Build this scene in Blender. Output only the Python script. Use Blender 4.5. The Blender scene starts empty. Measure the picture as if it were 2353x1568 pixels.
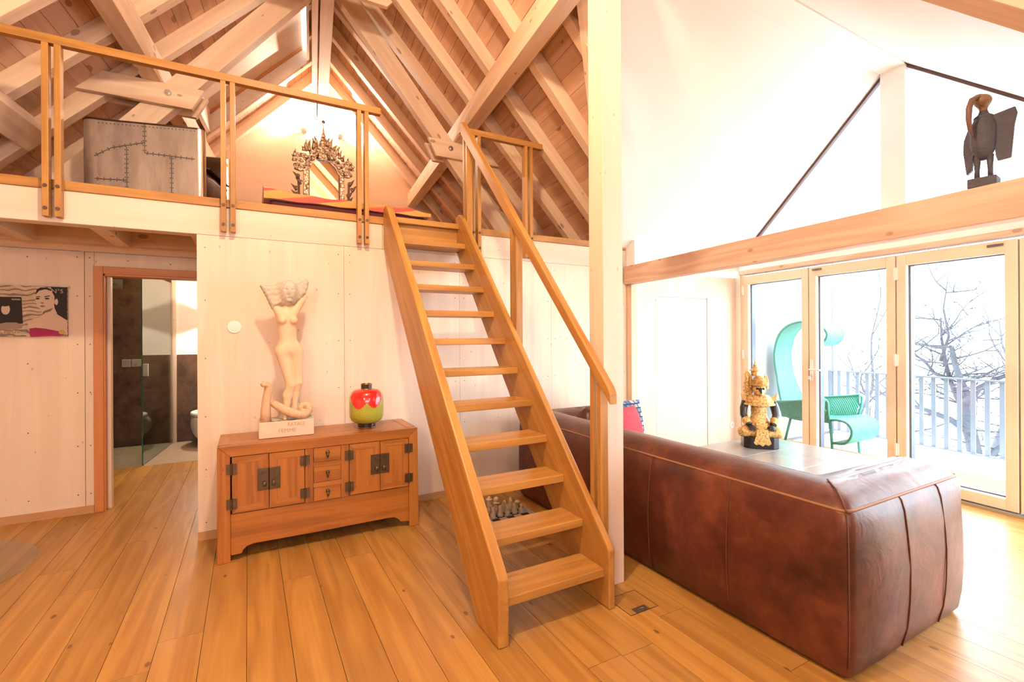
import bpy, bmesh, math, random
import numpy as np
from mathutils import Matrix, Vector
random.seed(7)
rng = np.random.default_rng(7)
S = bpy.context.scene
C = S.collection

# ------------------------------------------------------------------ camera
K = 0.10927            # the house walls and purlins run askew to the partition wall
YAW, ROLL = math.radians(28.9), math.radians(0.31)
cam_d = bpy.data.cameras.new('camera'); cam = bpy.data.objects.new('camera', cam_d); C.objects.link(cam)
rt = Vector((math.cos(YAW), -math.sin(YAW), 0)); fw = Vector((math.sin(YAW), math.cos(YAW), 0)); up = Vector((0, 0, 1))
cr, sr = math.cos(ROLL), math.sin(ROLL)
R_ = rt*cr - up*sr; U_ = rt*sr + up*cr
cam.matrix_world = Matrix(((R_.x, U_.x, -fw.x, 0), (R_.y, U_.y, -fw.y, 0), (R_.z, U_.z, -fw.z, 1.45), (0, 0, 0, 1)))
cam_d.sensor_width = 36; cam_d.sensor_fit = 'HORIZONTAL'; cam_d.lens = 36*1098/2353
cam_d.shift_y = -11.5/2353; cam_d.clip_start = 0.05; cam_d.clip_end = 300
S.camera = cam

# ------------------------------------------------------------------ world, exposure
W = bpy.data.worlds.new('world'); S.world = W; W.use_nodes = True
bg = W.node_tree.nodes['Background']; bg.inputs[0].default_value = (0.80, 0.90, 1.0, 1); bg.inputs[1].default_value = 12.0
S.view_settings.view_transform = 'Standard'; S.view_settings.look = 'None'
S.view_settings.gamma = 1; S.view_settings.use_curve_mapping = False
S.view_settings.exposure = 0.32
try:
    S.cycles.use_denoising = True; S.cycles.use_adaptive_sampling = True; S.cycles.adaptive_threshold = 0.10; S.cycles.adaptive_min_samples = 12; S.cycles.max_bounces = 6; S.cycles.diffuse_bounces = 4; S.cycles.glossy_bounces = 3
    S.cycles.transparent_max_bounces = 12; S.cycles.sample_clamp_indirect = 6; S.cycles.caustics_reflective = False; S.cycles.caustics_refractive = False
except Exception: pass

def light(name, kind, loc, energy, color, size=0.1, size_y=None, aim=None, spot=None, blend=0.5, portal=False):
    d = bpy.data.lights.new(name, kind); d.energy = energy; d.color = color
    if kind == 'AREA':
        d.shape = 'RECTANGLE' if size_y else 'SQUARE'; d.size = size
        if size_y: d.size_y = size_y
        if portal: d.cycles.is_portal = True
    else: d.shadow_soft_size = size
    if kind == 'SPOT': d.spot_size = spot; d.spot_blend = blend
    o = bpy.data.objects.new(name, d); C.objects.link(o); o.location = loc
    if aim is not None: o.rotation_euler = (Vector(aim)-Vector(loc)).to_track_quat('-Z', 'Y').to_euler()
    return o
WARM = (1.0, 0.77, 0.52)
# daylight openings: glass front, gable glazing, and an unseen opening added in the rear wall for fill
light('glass_front_portal', 'AREA', (5.5, 2.15, 1.2), 1, (1, 1, 1), 3.7, 2.3, aim=(0, 2.85, 1.2), portal=True)
light('gable_glass_portal', 'AREA', (5.55, 2.25, 3.2), 1, (1, 1, 1), 3.4, 1.4, aim=(0, 2.85, 3.2), portal=True)
light('rear_fill_portal', 'AREA', (-0.2, -3.95, 1.9), 1, (1, 1, 1), 3.6, 0.6, aim=(-0.2, 5, 1.9), portal=True)
light('side_glass_portal', 'AREA', (4.4, 0.24, 1.2), 1, (1, 1, 1), 1.9, 2.3, aim=(4.4, 4, 1.2), portal=True)
# lamp hanging under the ridge over the room, behind and above the camera
light('ridge_lamp_light', 'POINT', (0.32, 1.35, 4.02), 245, (1.0, 0.80, 0.54), 0.09)
light('rear_fill_light', 'POINT', (-1.6, -1.2, 2.5), 160, WARM, 0.15)  # warm fill added behind the camera, unseen and without a fixture

# ------------------------------------------------------------------ helpers
def Hp(p, v, z): return (p + K*v, v, z)          # house coordinates: p = distance along the partition from the skewed axis

class MB:
    def __init__(s): s.v = []; s.f = []
    def add(s, vs, fs):
        n = len(s.v); s.v += [tuple(map(float, x)) for x in vs]; s.f += [tuple(i+n for i in q) for q in fs]; return s
    def hexa(s, b, t):   # bottom 4, top 4 (ccw seen from above)
        return s.add(list(b)+list(t), [(3,2,1,0),(4,5,6,7),(0,1,5,4),(1,2,6,5),(2,3,7,6),(3,0,4,7)])
    def box(s, x0, x1, y0, y1, z0, z1):
        return s.hexa([(x0,y0,z0),(x1,y0,z0),(x1,y1,z0),(x0,y1,z0)], [(x0,y0,z1),(x1,y0,z1),(x1,y1,z1),(x0,y1,z1)])
    def hbox(s, p0, p1, v0, v1, z0, z1):
        return s.hexa([Hp(p0,v0,z0),Hp(p1,v0,z0),Hp(p1,v1,z0),Hp(p0,v1,z0)], [Hp(p0,v0,z1),Hp(p1,v0,z1),Hp(p1,v1,z1),Hp(p0,v1,z1)])
    def prism(s, pts, lo, hi, f=None):   # pts 2d; f(a,b,h) -> xyz ; default a=x, b=z, h=y
        f = f or (lambda a, b, h: (a, h, b)); n = len(pts)
        s.add([f(a,b,lo) for a,b in pts]+[f(a,b,hi) for a,b in pts],
              [tuple(range(n-1,-1,-1)), tuple(range(n,2*n))]+[(i,(i+1)%n,(i+1)%n+n,i+n) for i in range(n)]); return s
    def tube(s, pts, r, n=8, closed=False, cap=True, squash=None):
        P = [Vector(q) for q in pts]; m = len(P)
        rs = r if isinstance(r, (list, tuple)) else [r]*m
        ref = Vector((0,0,1)); vs = []; fs = []; last = None
        for i in range(m):
            if closed: t = P[(i+1)%m]-P[i-1]
            else: t = P[min(i+1,m-1)]-P[max(i-1,0)]
            if t.length < 1e-9: t = Vector((0,0,1))
            t.normalize()
            if last is None:
                a = t.cross(ref)
                if a.length < 1e-3: a = t.cross(Vector((1,0,0)))
            else: a = last - t*last.dot(t)
            a.normalize(); last = a; b = t.cross(a)
            for k in range(n):
                w = 2*math.pi*k/n; ca, sb = math.cos(w), math.sin(w)
                if squash: sb *= squash
                vs.append(P[i]+a*(rs[i]*ca)+b*(rs[i]*sb))
        for i in range(m if closed else m-1):
            for k in range(n):
                j = (i+1) % m; fs.append((i*n+k, i*n+(k+1)%n, j*n+(k+1)%n, j*n+k))
        if cap and not closed: fs += [tuple(range(n-1,-1,-1)), tuple((m-1)*n+k for k in range(n))]
        return s.add(vs, fs)
    def lathe(s, prof, n=24, c=(0,0,0), ax=None, cap=True):   # prof [(r,z)]
        vs = []; fs = []; m = len(prof)
        for r, z in prof:
            for k in range(n):
                w = 2*math.pi*k/n; vs.append((c[0]+r*math.cos(w), c[1]+r*math.sin(w), c[2]+z))
        for i in range(m-1):
            for k in range(n): fs.append((i*n+k, i*n+(k+1)%n, (i+1)*n+(k+1)%n, (i+1)*n+k))
        if cap: fs += [tuple(range(n-1,-1,-1)), tuple((m-1)*n+k for k in range(n))]
        if ax is not None: vs = [tuple(ax @ Vector(q)) for q in vs]
        return s.add(vs, fs)
    def disc(s, c, r, nrm, t=0.003, n=10):
        q = Vector(nrm).to_track_quat('Z','Y').to_matrix().to_4x4(); q.translation = Vector(c)
        return s.lathe([(r,0),(r,t)], n, ax=q)
    def ellip(s, c, r, n=10, m=7):
        prof = [(max(1e-4, math.sin(math.pi*i/(m-1))), -math.cos(math.pi*i/(m-1))) for i in range(m)]
        vs=[];fs=[]
        for a,b in prof:
            for k in range(n):
                w=2*math.pi*k/n; vs.append((c[0]+r[0]*a*math.cos(w), c[1]+r[1]*a*math.sin(w), c[2]+r[2]*b))
        for i in range(m-1):
            for k in range(n): fs.append((i*n+k, i*n+(k+1)%n, (i+1)*n+(k+1)%n, (i+1)*n+k))
        return s.add(vs,fs)
    def sheet(s, G, t=None):   # G[i][j] points -> quads (single skin)
        n=len(G); m=len(G[0])
        return s.add([q for row in G for q in row],[(i*m+j,i*m+j+1,(i+1)*m+j+1,(i+1)*m+j) for i in range(n-1) for j in range(m-1)])
    def mesh(s, name, smooth=False, fix=True):
        me = bpy.data.meshes.new(name); me.from_pydata(s.v, [], s.f)
        if fix:
            bm = bmesh.new(); bm.from_mesh(me); bmesh.ops.recalc_face_normals(bm, faces=bm.faces); bm.to_mesh(me); bm.free()
        if smooth: me.polygons.foreach_set('use_smooth', [True]*len(me.polygons))
        me.update(); return me

WM = {}   # world matrices by object name
def wm(o): return WM.get(o.name, Matrix.Identity(4))
def link(o, parent=None, M=None):
    C.objects.link(o); M = M or Matrix.Identity(4)
    if parent is not None:
        o.parent = parent; o.matrix_parent_inverse = wm(parent).inverted()
    o.matrix_basis = M; WM[o.name] = M.copy(); return o
def tag(o, label=None, cat=None, group=None, kind=None):
    if label: o['label'] = label
    if cat: o['category'] = cat
    if group: o['group'] = group
    if kind: o['kind'] = kind
    return o
def put(name, mb, mat, parent=None, M=None, smooth=False, bev=None, fix=True):
    me = mb.mesh(name, smooth, fix) if isinstance(mb, MB) else mb
    me.name = name
    if M is None and len(me.vertices):
        co = np.empty(len(me.vertices)*3); me.vertices.foreach_get('co', co); co = co.reshape(-1,3)
        c = Vector(((co[:,0].min()+co[:,0].max())/2, (co[:,1].min()+co[:,1].max())/2, co[:,2].min()))
        co -= np.array(c); me.vertices.foreach_set('co', co.ravel()); me.update(); M = Matrix.Translation(c)
    if mat is not None: me.materials.clear(); me.materials.append(mat)
    o = bpy.data.objects.new(name, me); link(o, parent, M)
    if bev:
        b = o.modifiers.new('bevel', 'BEVEL'); b.width = bev; b.segments = 2; b.limit_method = 'ANGLE'; b.harden_normals = False
    return o
def root(name, loc, rz=0, label=None, cat=None, group=None, kind=None):
    o = bpy.data.objects.new(name, None); o.empty_display_size = 0.1
    M = Matrix.Translation(Vector(loc)) @ Matrix.Rotation(rz, 4, 'Z'); link(o, None, M); tag(o, label, cat, group, kind); return o
def copy_tree(o, M, parent=None):
    c = o.copy(); C.objects.link(c)
    if parent is None: c.matrix_basis = M
    else: c.parent = parent
    WM[c.name] = M if parent is None else wm(o)
    for ch in [x for x in bpy.data.objects if x.parent == o]: copy_tree(ch, None, c)
    return c
def frame(a, b, upv=(0,0,1)):
    a = Vector(a); b = Vector(b); x = (b-a); L = x.length; x.normalize(); z = Vector(upv)
    if abs(x.dot(z.normalized())) > .97: z = Vector((0,-1,0))
    z = (z - x*z.dot(x)).normalized(); y = z.cross(x)
    return Matrix(((x.x,y.x,z.x,a.x),(x.y,y.y,z.y,a.y),(x.z,y.z,z.z,a.z),(0,0,0,1))), L
def beam(name, a, b, w, h, mat, parent=None, upv=(0,0,1), bev=None, oy=0, oz=0):
    M, L = frame(a, b, upv)
    mb = MB().box(0, L, -w/2+oy, w/2+oy, -h/2+oz, h/2+oz)
    return put(name, mb, mat, parent, M, bev=bev)

# surface nets on a signed distance field
def sdf(fn, lo, hi, h):
    lo = np.array(lo, float); hi = np.array(hi, float); n = np.maximum(4, np.ceil((hi-lo)/h).astype(int))
    ax = [lo[i]+h*np.arange(n[i]+1) for i in range(3)]
    X, Y, Z = np.meshgrid(*ax, indexing='ij'); F = fn(X, Y, Z)
    ins = F < 0
    c = np.zeros(tuple(n), int)
    cor = [(i,j,k) for i in (0,1) for j in (0,1) for k in (0,1)]
    sl = lambda i,j,k: (slice(i, i+n[0]), slice(j, j+n[1]), slice(k, k+n[2]))
    for q in cor: c += ins[sl(*q)]
    act = (c > 0) & (c < 8); idx = -np.ones(tuple(n), int); cells = np.argwhere(act); idx[act] = np.arange(len(cells))
    acc = np.zeros((len(cells),3)); cnt = np.zeros(len(cells))
    for a in cor:
        for d in range(3):
            if a[d]: continue
            b = list(a); b[d] = 1
            fa = F[sl(*a)][act]; fb = F[sl(*b)][act]; m = (fa < 0) != (fb < 0)
            t = np.where(m, fa/np.where(np.abs(fa-fb) < 1e-12, 1e-12, fa-fb), 0)
            pt = np.tile(np.array(a, float), (len(cells),1)); pt[:,d] = t
            acc[m] += pt[m]; cnt[m] += 1
    V = lo + h*(cells + acc/cnt[:,None]); fs = []
    for d in range(3):
        e1, e2 = (d+1) % 3, (d+2) % 3
        A = [slice(0, n[i]) for i in range(3)]; B = list(A); B[d] = slice(1, n[d]+1)
        fa = ins[tuple(A)]; fb = ins[tuple(B)]; m = fa != fb; pts = np.argwhere(m)
        pts = pts[(pts[:,e1] > 0) & (pts[:,e2] > 0)]
        for q in pts:
            q0 = q.copy(); q1 = q.copy(); q1[e1] -= 1; q2 = q1.copy(); q2[e2] -= 1; q3 = q.copy(); q3[e2] -= 1
            r = [idx[tuple(z)] for z in (q0,q1,q2,q3)]
            if min(r) >= 0: fs.append(tuple(r))
    mb = MB(); mb.v = [tuple(x) for x in V]; mb.f = fs; return mb
def cap_(X,Y,Z,a,b,r0,r1):
    a=np.array(a,float);b=np.array(b,float);d=b-a;t=np.clip(((X-a[0])*d[0]+(Y-a[1])*d[1]+(Z-a[2])*d[2])/max(1e-9,d@d),0,1)
    return np.sqrt((X-a[0]-t*d[0])**2+(Y-a[1]-t*d[1])**2+(Z-a[2]-t*d[2])**2)-(r0+(r1-r0)*t)
def ell_(X,Y,Z,c,r):
    k0=np.sqrt(((X-c[0])/r[0])**2+((Y-c[1])/r[1])**2+((Z-c[2])/r[2])**2); return (k0-1)*min(r)
def sm(a,b,k):
    h=np.clip(.5+.5*(b-a)/k,0,1); return b*(1-h)+a*h-k*h*(1-h)
def smx(a,b,k): return -sm(-a,-b,k)

# ------------------------------------------------------------------ materials
def nt(name):
    m = bpy.data.materials.new(name); m.use_nodes = True; t = m.node_tree; return m, t, t.nodes['Principled BSDF']
def N(t, kind, **kw):
    n = t.nodes.new(kind)
    for k, v in kw.items():
        if k.startswith('i_'): n.inputs[k[2:].replace('_', ' ')].default_value = v
        else: setattr(n, k, v)
    return n
def math_(t, op, a, b=None, clamp=False):
    n = t.nodes.new('ShaderNodeMath'); n.operation = op; n.use_clamp = clamp
    for i, x in enumerate((a, b)):
        if x is None: continue
        if isinstance(x, (int, float)): n.inputs[i].default_value = x
        else: t.links.new(x, n.inputs[i])
    return n.outputs[0]
def mix_(t, fac, a, b, mode='MIX'):
    n = t.nodes.new('ShaderNodeMix'); n.data_type = 'RGBA'; n.blend_type = mode
    for s_, x in ((n.inputs[0], fac), (n.inputs[6], a), (n.inputs[7], b)):
        if isinstance(x, (int, float)): s_.default_value = x
        elif isinstance(x, tuple): s_.default_value = (*x, 1) if len(x) == 3 else x
        else: t.links.new(x, s_)
    return n.outputs[2]
def coords(t, scale=(1,1,1), rnd=True, kind='Object'):
    tc = N(t, 'ShaderNodeTexCoord'); src = tc.outputs[kind]
    if rnd:
        oi = N(t, 'ShaderNodeObjectInfo'); m = N(t, 'ShaderNodeVectorMath', operation='MULTIPLY_ADD')
        cx = N(t, 'ShaderNodeCombineXYZ'); 
        for i in range(3): t.links.new(oi.outputs['Random'], cx.inputs[i])
        m.inputs[1].default_value = (37.1, 19.7, 53.3); t.links.new(cx.outputs[0], m.inputs[0]); t.links.new(src, m.inputs[2]); src = m.outputs[0]
    mp = N(t, 'ShaderNodeMapping'); mp.inputs['Scale'].default_value = scale; t.links.new(src, mp.inputs[0]); return mp.outputs[0]
def noise(t, vec, scale, detail=2, rough=.5, dist=0):
    n = N(t, 'ShaderNodeTexNoise'); n.inputs['Scale'].default_value = scale; n.inputs['Detail'].default_value = detail
    n.inputs['Roughness'].default_value = rough; n.inputs['Distortion'].default_value = dist; t.links.new(vec, n.inputs['Vector']); return n.outputs[0]
def ramp(t, fac, stops):
    n = N(t, 'ShaderNodeValToRGB'); e = n.color_ramp.elements
    while len(e) < len(stops): e.new(0.5)
    for q, (p, c) in zip(e, stops): q.position = p; q.color = (*c, 1)
    t.links.new(fac, n.inputs[0]); return n.outputs[0]
def bump(t, bsdf, h, strength=.1, dist=.01):
    b = N(t, 'ShaderNodeBump'); b.inputs['Strength'].default_value = strength; b.inputs['Distance'].default_value = dist
    t.links.new(h, b.inputs['Height']); t.links.new(b.outputs[0], bsdf.inputs['Normal'])
def wood(name, light_c, dark_c, axis=0, scale=1.0, knots=0.0, rough=.5, rnd=.12, spec=.35, grain=.6, ring=14, knot_c=(.22,.10,.05), kscale=1.0):
    m, t, b = nt(name)
    sc = [7*scale]*3; sc[axis] = .55*scale
    vec = coords(t, tuple(sc)); n1 = noise(t, vec, 1.0, 2, .45, .35)
    rg = math_(t, 'MULTIPLY_ADD', math_(t, 'SINE', math_(t, 'MULTIPLY', n1, ring*2.2)), .5); t.nodes[-1].inputs[2].default_value = .5
    sf = [70*scale]*3; sf[axis] = 2.2*scale
    n2 = noise(t, coords(t, tuple(sf)), 1.0, 2, .6)
    f = math_(t, 'ADD', math_(t, 'MULTIPLY', rg, .5*grain), math_(t, 'MULTIPLY', n2, .75*grain), True)
    col = mix_(t, f, light_c, dark_c)
    oi = N(t, 'ShaderNodeObjectInfo')
    if rnd:
        br = math_(t, 'MULTIPLY_ADD', oi.outputs['Random'], 2*rnd); t.nodes[-1].inputs[2].default_value = 1-rnd
        hs = N(t, 'ShaderNodeHueSaturation'); t.links.new(br, hs.inputs['Value']); t.links.new(col, hs.inputs['Color']); col = hs.outputs[0]
    if knots:
        sx = N(t, 'ShaderNodeSeparateXYZ'); t.links.new(coords(t), sx.inputs[0]); cx = N(t, 'ShaderNodeCombineXYZ')
        oth = [i for i in range(3) if i != axis]
        t.links.new(math_(t, 'MULTIPLY', sx.outputs[axis], 1.9*kscale), cx.inputs[0]); t.links.new(math_(t, 'MULTIPLY', math_(t, 'ADD', sx.outputs[oth[0]], sx.outputs[oth[1]]), 3.6*kscale), cx.inputs[1])
        vo = N(t, 'ShaderNodeTexVoronoi'); vo.voronoi_dimensions = '2D'; vo.inputs['Scale'].default_value = 1.0; t.links.new(cx.outputs[0], vo.inputs['Vector'])
        sep = N(t, 'ShaderNodeSeparateColor'); t.links.new(vo.outputs['Color'], sep.inputs[0])
        rad = math_(t, 'MULTIPLY', sep.outputs[0], .085*knots)
        k = math_(t, 'MULTIPLY', math_(t, 'SUBTRACT', rad, vo.outputs['Distance']), 60, True)
        col = mix_(t, math_(t, 'MULTIPLY', k, .75), col, knot_c)
    t.links.new(col, b.inputs['Base Color']); b.inputs['Roughness'].default_value = rough; b.inputs['Specular IOR Level'].default_value = spec
    return m
def plain(name, col, rough=.5, metal=0, spec=.5, var=0, vscale=8, bmp=0, bscale=40, emit=None, estr=0, coat=0):
    m, t, b = nt(name); b.inputs['Roughness'].default_value = rough; b.inputs['Metallic'].default_value = metal; b.inputs['Specular IOR Level'].default_value = spec
    b.inputs['Coat Weight'].default_value = coat
    if var:
        n = noise(t, coords(t), vscale, 4, .6)
        c2 = tuple(max(0, x*(1-var)) for x in col); c1 = tuple(min(1, x*(1+var)) for x in col)
        t.links.new(mix_(t, n, c2, c1), b.inputs['Base Color'])
    else: b.inputs['Base Color'].default_value = (*col, 1)
    if bmp: bump(t, b, noise(t, coords(t), bscale, 3, .6), bmp, .01)
    if emit: b.inputs['Emission Color'].default_value = (*emit, 1); b.inputs['Emission Strength'].default_value = estr
    return m
def glass(name, tint=(1,1,1), ior=1.5, rough=0):
    m = bpy.data.materials.new(name); m.use_nodes = True; t = m.node_tree; t.nodes.clear()
    o = N(t, 'ShaderNodeOutputMaterial'); mx = N(t, 'ShaderNodeMixShader'); tr = N(t, 'ShaderNodeBsdfTransparent'); gl = N(t, 'ShaderNodeBsdfGlossy'); fr = N(t, 'ShaderNodeFresnel')
    tr.inputs[0].default_value = (*tint, 1); gl.inputs['Roughness'].default_value = rough; 
    ge = N(t, 'ShaderNodeNewGeometry'); io = math_(t, 'MULTIPLY_ADD', ge.outputs['Backfacing'], 1/ior-ior); t.nodes[-1].inputs[2].default_value = ior; t.links.new(io, fr.inputs[0])
    t.links.new(fr.outputs[0], mx.inputs[0]); t.links.new(tr.outputs[0], mx.inputs[1]); t.links.new(gl.outputs[0], mx.inputs[2]); t.links.new(mx.outputs[0], o.inputs[0]); return m

SPR  = wood('spruce_beam', (.85,.65,.48), (.64,.42,.275), 0, 1.0, 1.0, .6, .05, .25, .7, 10, (.34,.19,.12))
SPRB = wood('spruce_board', (.75,.50,.355), (.50,.285,.175), 0, 1.0, 1.2, .6, .10, .25, .7, 10, (.30,.16,.10))
SPRW = wood('spruce_panel', (.835,.69,.56), (.70,.525,.40), 0, .8, .55, .55, .03, .25, .6, 8, (.50,.31,.23), 1.7)
DORM = wood('bleached_panel', (.93,.90,.86), (.90,.86,.81), 0, .7, .3, .6, .02, .2, .5, 6, (.75,.65,.55))
OAK  = wood('oak_stair', (.59,.31,.080), (.35,.150,.035), 0, 1.2, 0, .38, .06, .4, .8, 11)
OAKR = wood('oak_rail', (.54,.27,.068), (.31,.125,.028), 0, 1.6, 0, .42, .05, .4, .8, 10)
FLO  = wood('oak_floor', (.58,.315,.082), (.36,.165,.038), 0, 1.0, .55, .34, .10, .45, .9, 13, (.13,.05,.02), .9)
ELM  = wood('elm_cabinet', (.51,.19,.038), (.26,.082,.015), 0, 1.3, .25, .3, .06, .5, .85, 10, (.10,.03,.01))
LAR  = wood('larch_trim', (.62,.25,.085), (.50,.18,.055), 0, 1.2, 0, .45, .04, .4, .6, 10)
BASEB= wood('baseboard_wood', (.62,.36,.19), (.50,.26,.12), 0, 1.2, .6, .5, .05, .3, .7, 10)
WINF = wood('window_frame_wood', (.86,.67,.51), (.80,.59,.43), 0, 1.2, 0, .5, .03, .3, .5, 9)
WBEAM= wood('larch_beam', (.84,.62,.475), (.58,.35,.24), 0, 1.1, .8, .55, .0, .3, .8, 13, (.40,.24,.17))
STEEL= plain('zinc_bolt', (.55,.53,.48), .3, 1.0)
DARKM= plain('dark_bolt', (.10,.06,.045), .5, .3)
GLAS = glass('clear_glass', (.97,.985,.98))
WHITE= plain('white_plastic', (.85,.83,.80), .4)
BLACK= plain('black_gasket', (.03,.035,.05), .5)
PAINT= plain('white_plaster', (.84,.80,.74), .8, var=.03, vscale=3)
# ================================================================== the setting
def along(name, mb, a, b, mat, parent=None, upv=(0,0,1), bev=None, smooth=False):
    M, L = frame(a, b, upv); I = M.inverted(); mb.v = [tuple(I @ Vector(q)) for q in mb.v]
    return put(name, mb, mat, parent, M, bev=bev, smooth=smooth)
def struct(name, mb, mat, label=None): return tag(put(name, mb, mat), label, None, None, 'structure')
P0, SL, RBZ, BPZ = 0.159, 1.045, 5.375, 5.56
RB = lambda p: RBZ - SL*abs(p-P0)
BP = lambda p: BPZ - SL*abs(p-P0)
DV, DZ, DS = 2.238, 4.09, 0.91
vfar = lambda p: DV + 1.1484*(p-1.566)
vnear = lambda p: DV - 1.1955*(p-1.566)
VB, VC, VG = 4.075, 5.17, 8.1
UL = -0.32                      # left end of the partition wall

# ---- floor
FLB = plain('floor_underlay', (.42,.22,.06), .8)
floor = struct('floor', MB().box(-4.2, 6.6, -4.2, 8.3, -.12, -.016), FLB)
w = .186; k0 = -14
for k in range(k0, 31):
    u0 = -.013 + w*k; u1 = u0 + w
    vmin = -1.6 if u0 < 5.15 else (u0-5.15)/K
    vmax = 6.75 if u0 < UL+.9 else VB+.03
    if u0 < UL: pass
    v = vmin - random.random()*1.6; first = True
    if vmin > 3.9: continue
    while v < vmax-.02:
        L = random.uniform(1.5, 2.5); a, e = max(v, vmin), min(v+L, vmax)
        if vmax-e < .25: e = vmax
        if e-a > .05:
            g = .0004; b = .0008
            mb = MB().hexa([(u0+g,a+g,-.016),(u1-g,a+g,-.016),(u1-g,e-g,-.016),(u0+g,e-g,-.016)], [(u0+g+b,a+g+b,0),(u1-g-b,a+g+b,0),(u1-g-b,e-g-b,0),(u0+g+b,e-g-b,0)])
            along('plank', mb, (u0,a,0), (u0,e,0), FLO, floor)
        v = e if e >= vmax else v+L

# ---- partition wall with upright panels, its baseboard, flush door
SCREW = DARKM
wall_b = struct('wall_back', MB().box(UL, 5.72, VB+.02, VB+.10, -.01, 2.19), PAINT)
seams = [UL, .687, 1.70, 2.71, 3.72, 4.17, 5.057, 5.64]
def screws(name, pts, nrm, parent, r=.0042):
    mb = MB()
    for q in pts: mb.disc(q, r, nrm, .0012, 6)
    o = put(name, mb, SCREW, parent); o['kind'] = 'stuff'; return o
for i in range(len(seams)-1):
    a, b = seams[i]+.001, seams[i+1]-.001
    if abs(a-4.171) < .01:
        along('wall_panel', MB().box(a,b,VB,VB+.02,1.905,2.19), (a,VB,1.9), (a,VB,2.2), SPRW, wall_b, (0,-1,0)); continue
    along('wall_panel', MB().box(a,b,VB,VB+.02,0,2.19), (a,VB,0), (a,VB,1), SPRW, wall_b, (0,-1,0))
screws('screws', [(x+d, VB, z) for x in (.687,1.70,2.71,3.72) for d in (-.045,.045) for z in (.28,.66,1.04,1.42,1.80,2.12)]+[(UL+.05,VB,z) for z in (.12,.5,.88,1.3,1.72,2.1)], (0,-1,0), wall_b)
dr2 = tag(along('door_2', MB().box(4.178,5.049,VB+.004,VB+.02,.01,1.896), (4.2,VB,0), (4.2,VB,1), SPRW, None, (0,-1,0)), 'flush white panel door let into the partition wall', None, None, 'structure')
struct('baseboard_back', MB().box(UL,-.181,VB-.014,VB,0,.058).box(1.15,5.62,VB-.014,VB,0,.058), BASEB)
put('bulkhead', MB().box(3.725,4.55,VB-.13,VB+.02,2.216,2.50), DORM, wall_b, bev=.004)
# return of the partition towards the bathroom wall
wall_e = struct('wall_end', MB().box(UL, UL+.1, VB+.1, VC, 0, 2.19), SPRW)

# ---- bathroom wall (set back under the loft)
wall_c = struct('wall_left', MB().box(-3.6, -1.16, VC+.02, VC+.1, 0, 2.4).box(-1.16, .2, VC+.02, VC+.1, 2.06, 2.4).box(-.17,.2,VC+.02,VC+.1,0,2.06), PAINT)
for a, b, z0, z1 in ((-3.6,-2.19,0,2.166),(-2.189,-1.185,0,2.166),(-1.183,-1.122,0,2.166),(-1.122,-.15,2.052,2.166),(-.15,.1,0,2.166)):
    along('wall_panel', MB().box(a+.001,b-.001,VC,VC+.02,z0,z1), (a,VC,0), (a,VC,1), SPRW, wall_c, (0,-1,0))
screws('screws', [(x,VC,z) for x in (-1.23,-1.15) for z in (.16,.56,1.0,1.4,1.8,2.12)]+[(-1.53,VC,z) for z in (.16,.7,1.25,2.1)]+[(-.9,VC,2.11),(-.6,VC,2.10)], (0,-1,0), wall_c, .005)
struct('baseboard_left', MB().box(-3.6,-1.128,VC-.014,VC,0,.062), BASEB)
d1 = root('door_1', (-.64,VC,0), label='doorway with larch frame opening to the bathroom', kind='structure')
along('casing', MB().box(-1.126,-1.062,VC-.018,VC+.002,0,2.052), (-1.1,VC,0), (-1.1,VC,2), LAR, d1, bev=.003)
along('casing', MB().box(-.215,-.15,VC-.018,VC+.002,0,2.052), (-.2,VC,0), (-.2,VC,2), LAR, d1, bev=.003)
along('casing', MB().box(-1.062,-.215,VC-.018,VC+.002,1.99,2.052), (-1,VC,2.02), (-.2,VC,2.02), LAR, d1, bev=.003)
along('jamb', MB().box(-1.064,-1.052,VC-.006,VC+.06,0,1.992), (-1.06,VC,0), (-1.06,VC,2), LAR, d1)
along('jamb', MB().box(-1.056,-1.028,VC+.06,VC+.13,0,1.985), (-1.06,VC,0), (-1.06,VC,2), SPRW, d1)
along('jamb', MB().box(-.225,-.213,VC-.006,VC+.13,0,1.992), (-.22,VC,0), (-.22,VC,2), LAR, d1)
along('jamb', MB().box(-1.062,-.215,VC-.006,VC+.13,1.975,1.992), (-1,VC,2), (-.2,VC,2), LAR, d1)

# ---- bathroom shell
STONE_m, t_, b_ = nt('brown_stone')
vec_ = coords(t_); n_ = noise(t_, vec_, 5, 6, .72); n2_ = noise(t_, vec_, 34, 3, .7)
c_ = ramp(t_, n_, [(.30,(.045,.022,.012)), (.5,(.125,.065,.036)), (.75,(.18,.10,.058))]); c_ = mix_(t_, math_(t_,'MULTIPLY',math_(t_,'GREATER_THAN',n2_,.62),.5), c_, (.05,.024,.012))
t_.links.new(c_, b_.inputs['Base Color']); b_.inputs['Roughness'].default_value = .42
STONE = STONE_m
STFL = plain('stone_floor', (.36,.28,.20), .5, var=.25, vscale=9)
struct('floor_bathroom', MB().box(-2.6,.8,6.75,VG+.1,-.016,-.002), STFL)
wb = struct('wall_bathroom_back', MB().box(-2.7,.9,VG,VG+.1,-.02,2.44), PAINT)
for a, b, z0, z1 in ((-2.6,-.93,-.0,1.228),(-2.6,-.93,1.231,2.40),(-.872,.8,0,1.215)):
    put('stone_slab', MB().box(a,b,VG-.03,VG-.001,z0,z1), STONE, wb, bev=.002)
along('corner_post', MB().box(-.925,-.875,VG-.045,VG-.001,0,2.40), (-.9,VG,0), (-.9,VG,2), SPRW, wb)
struct('wall_bathroom_left', MB().box(-2.7,-2.6,VC+.1,VG,-.02,2.44), STONE)
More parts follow.
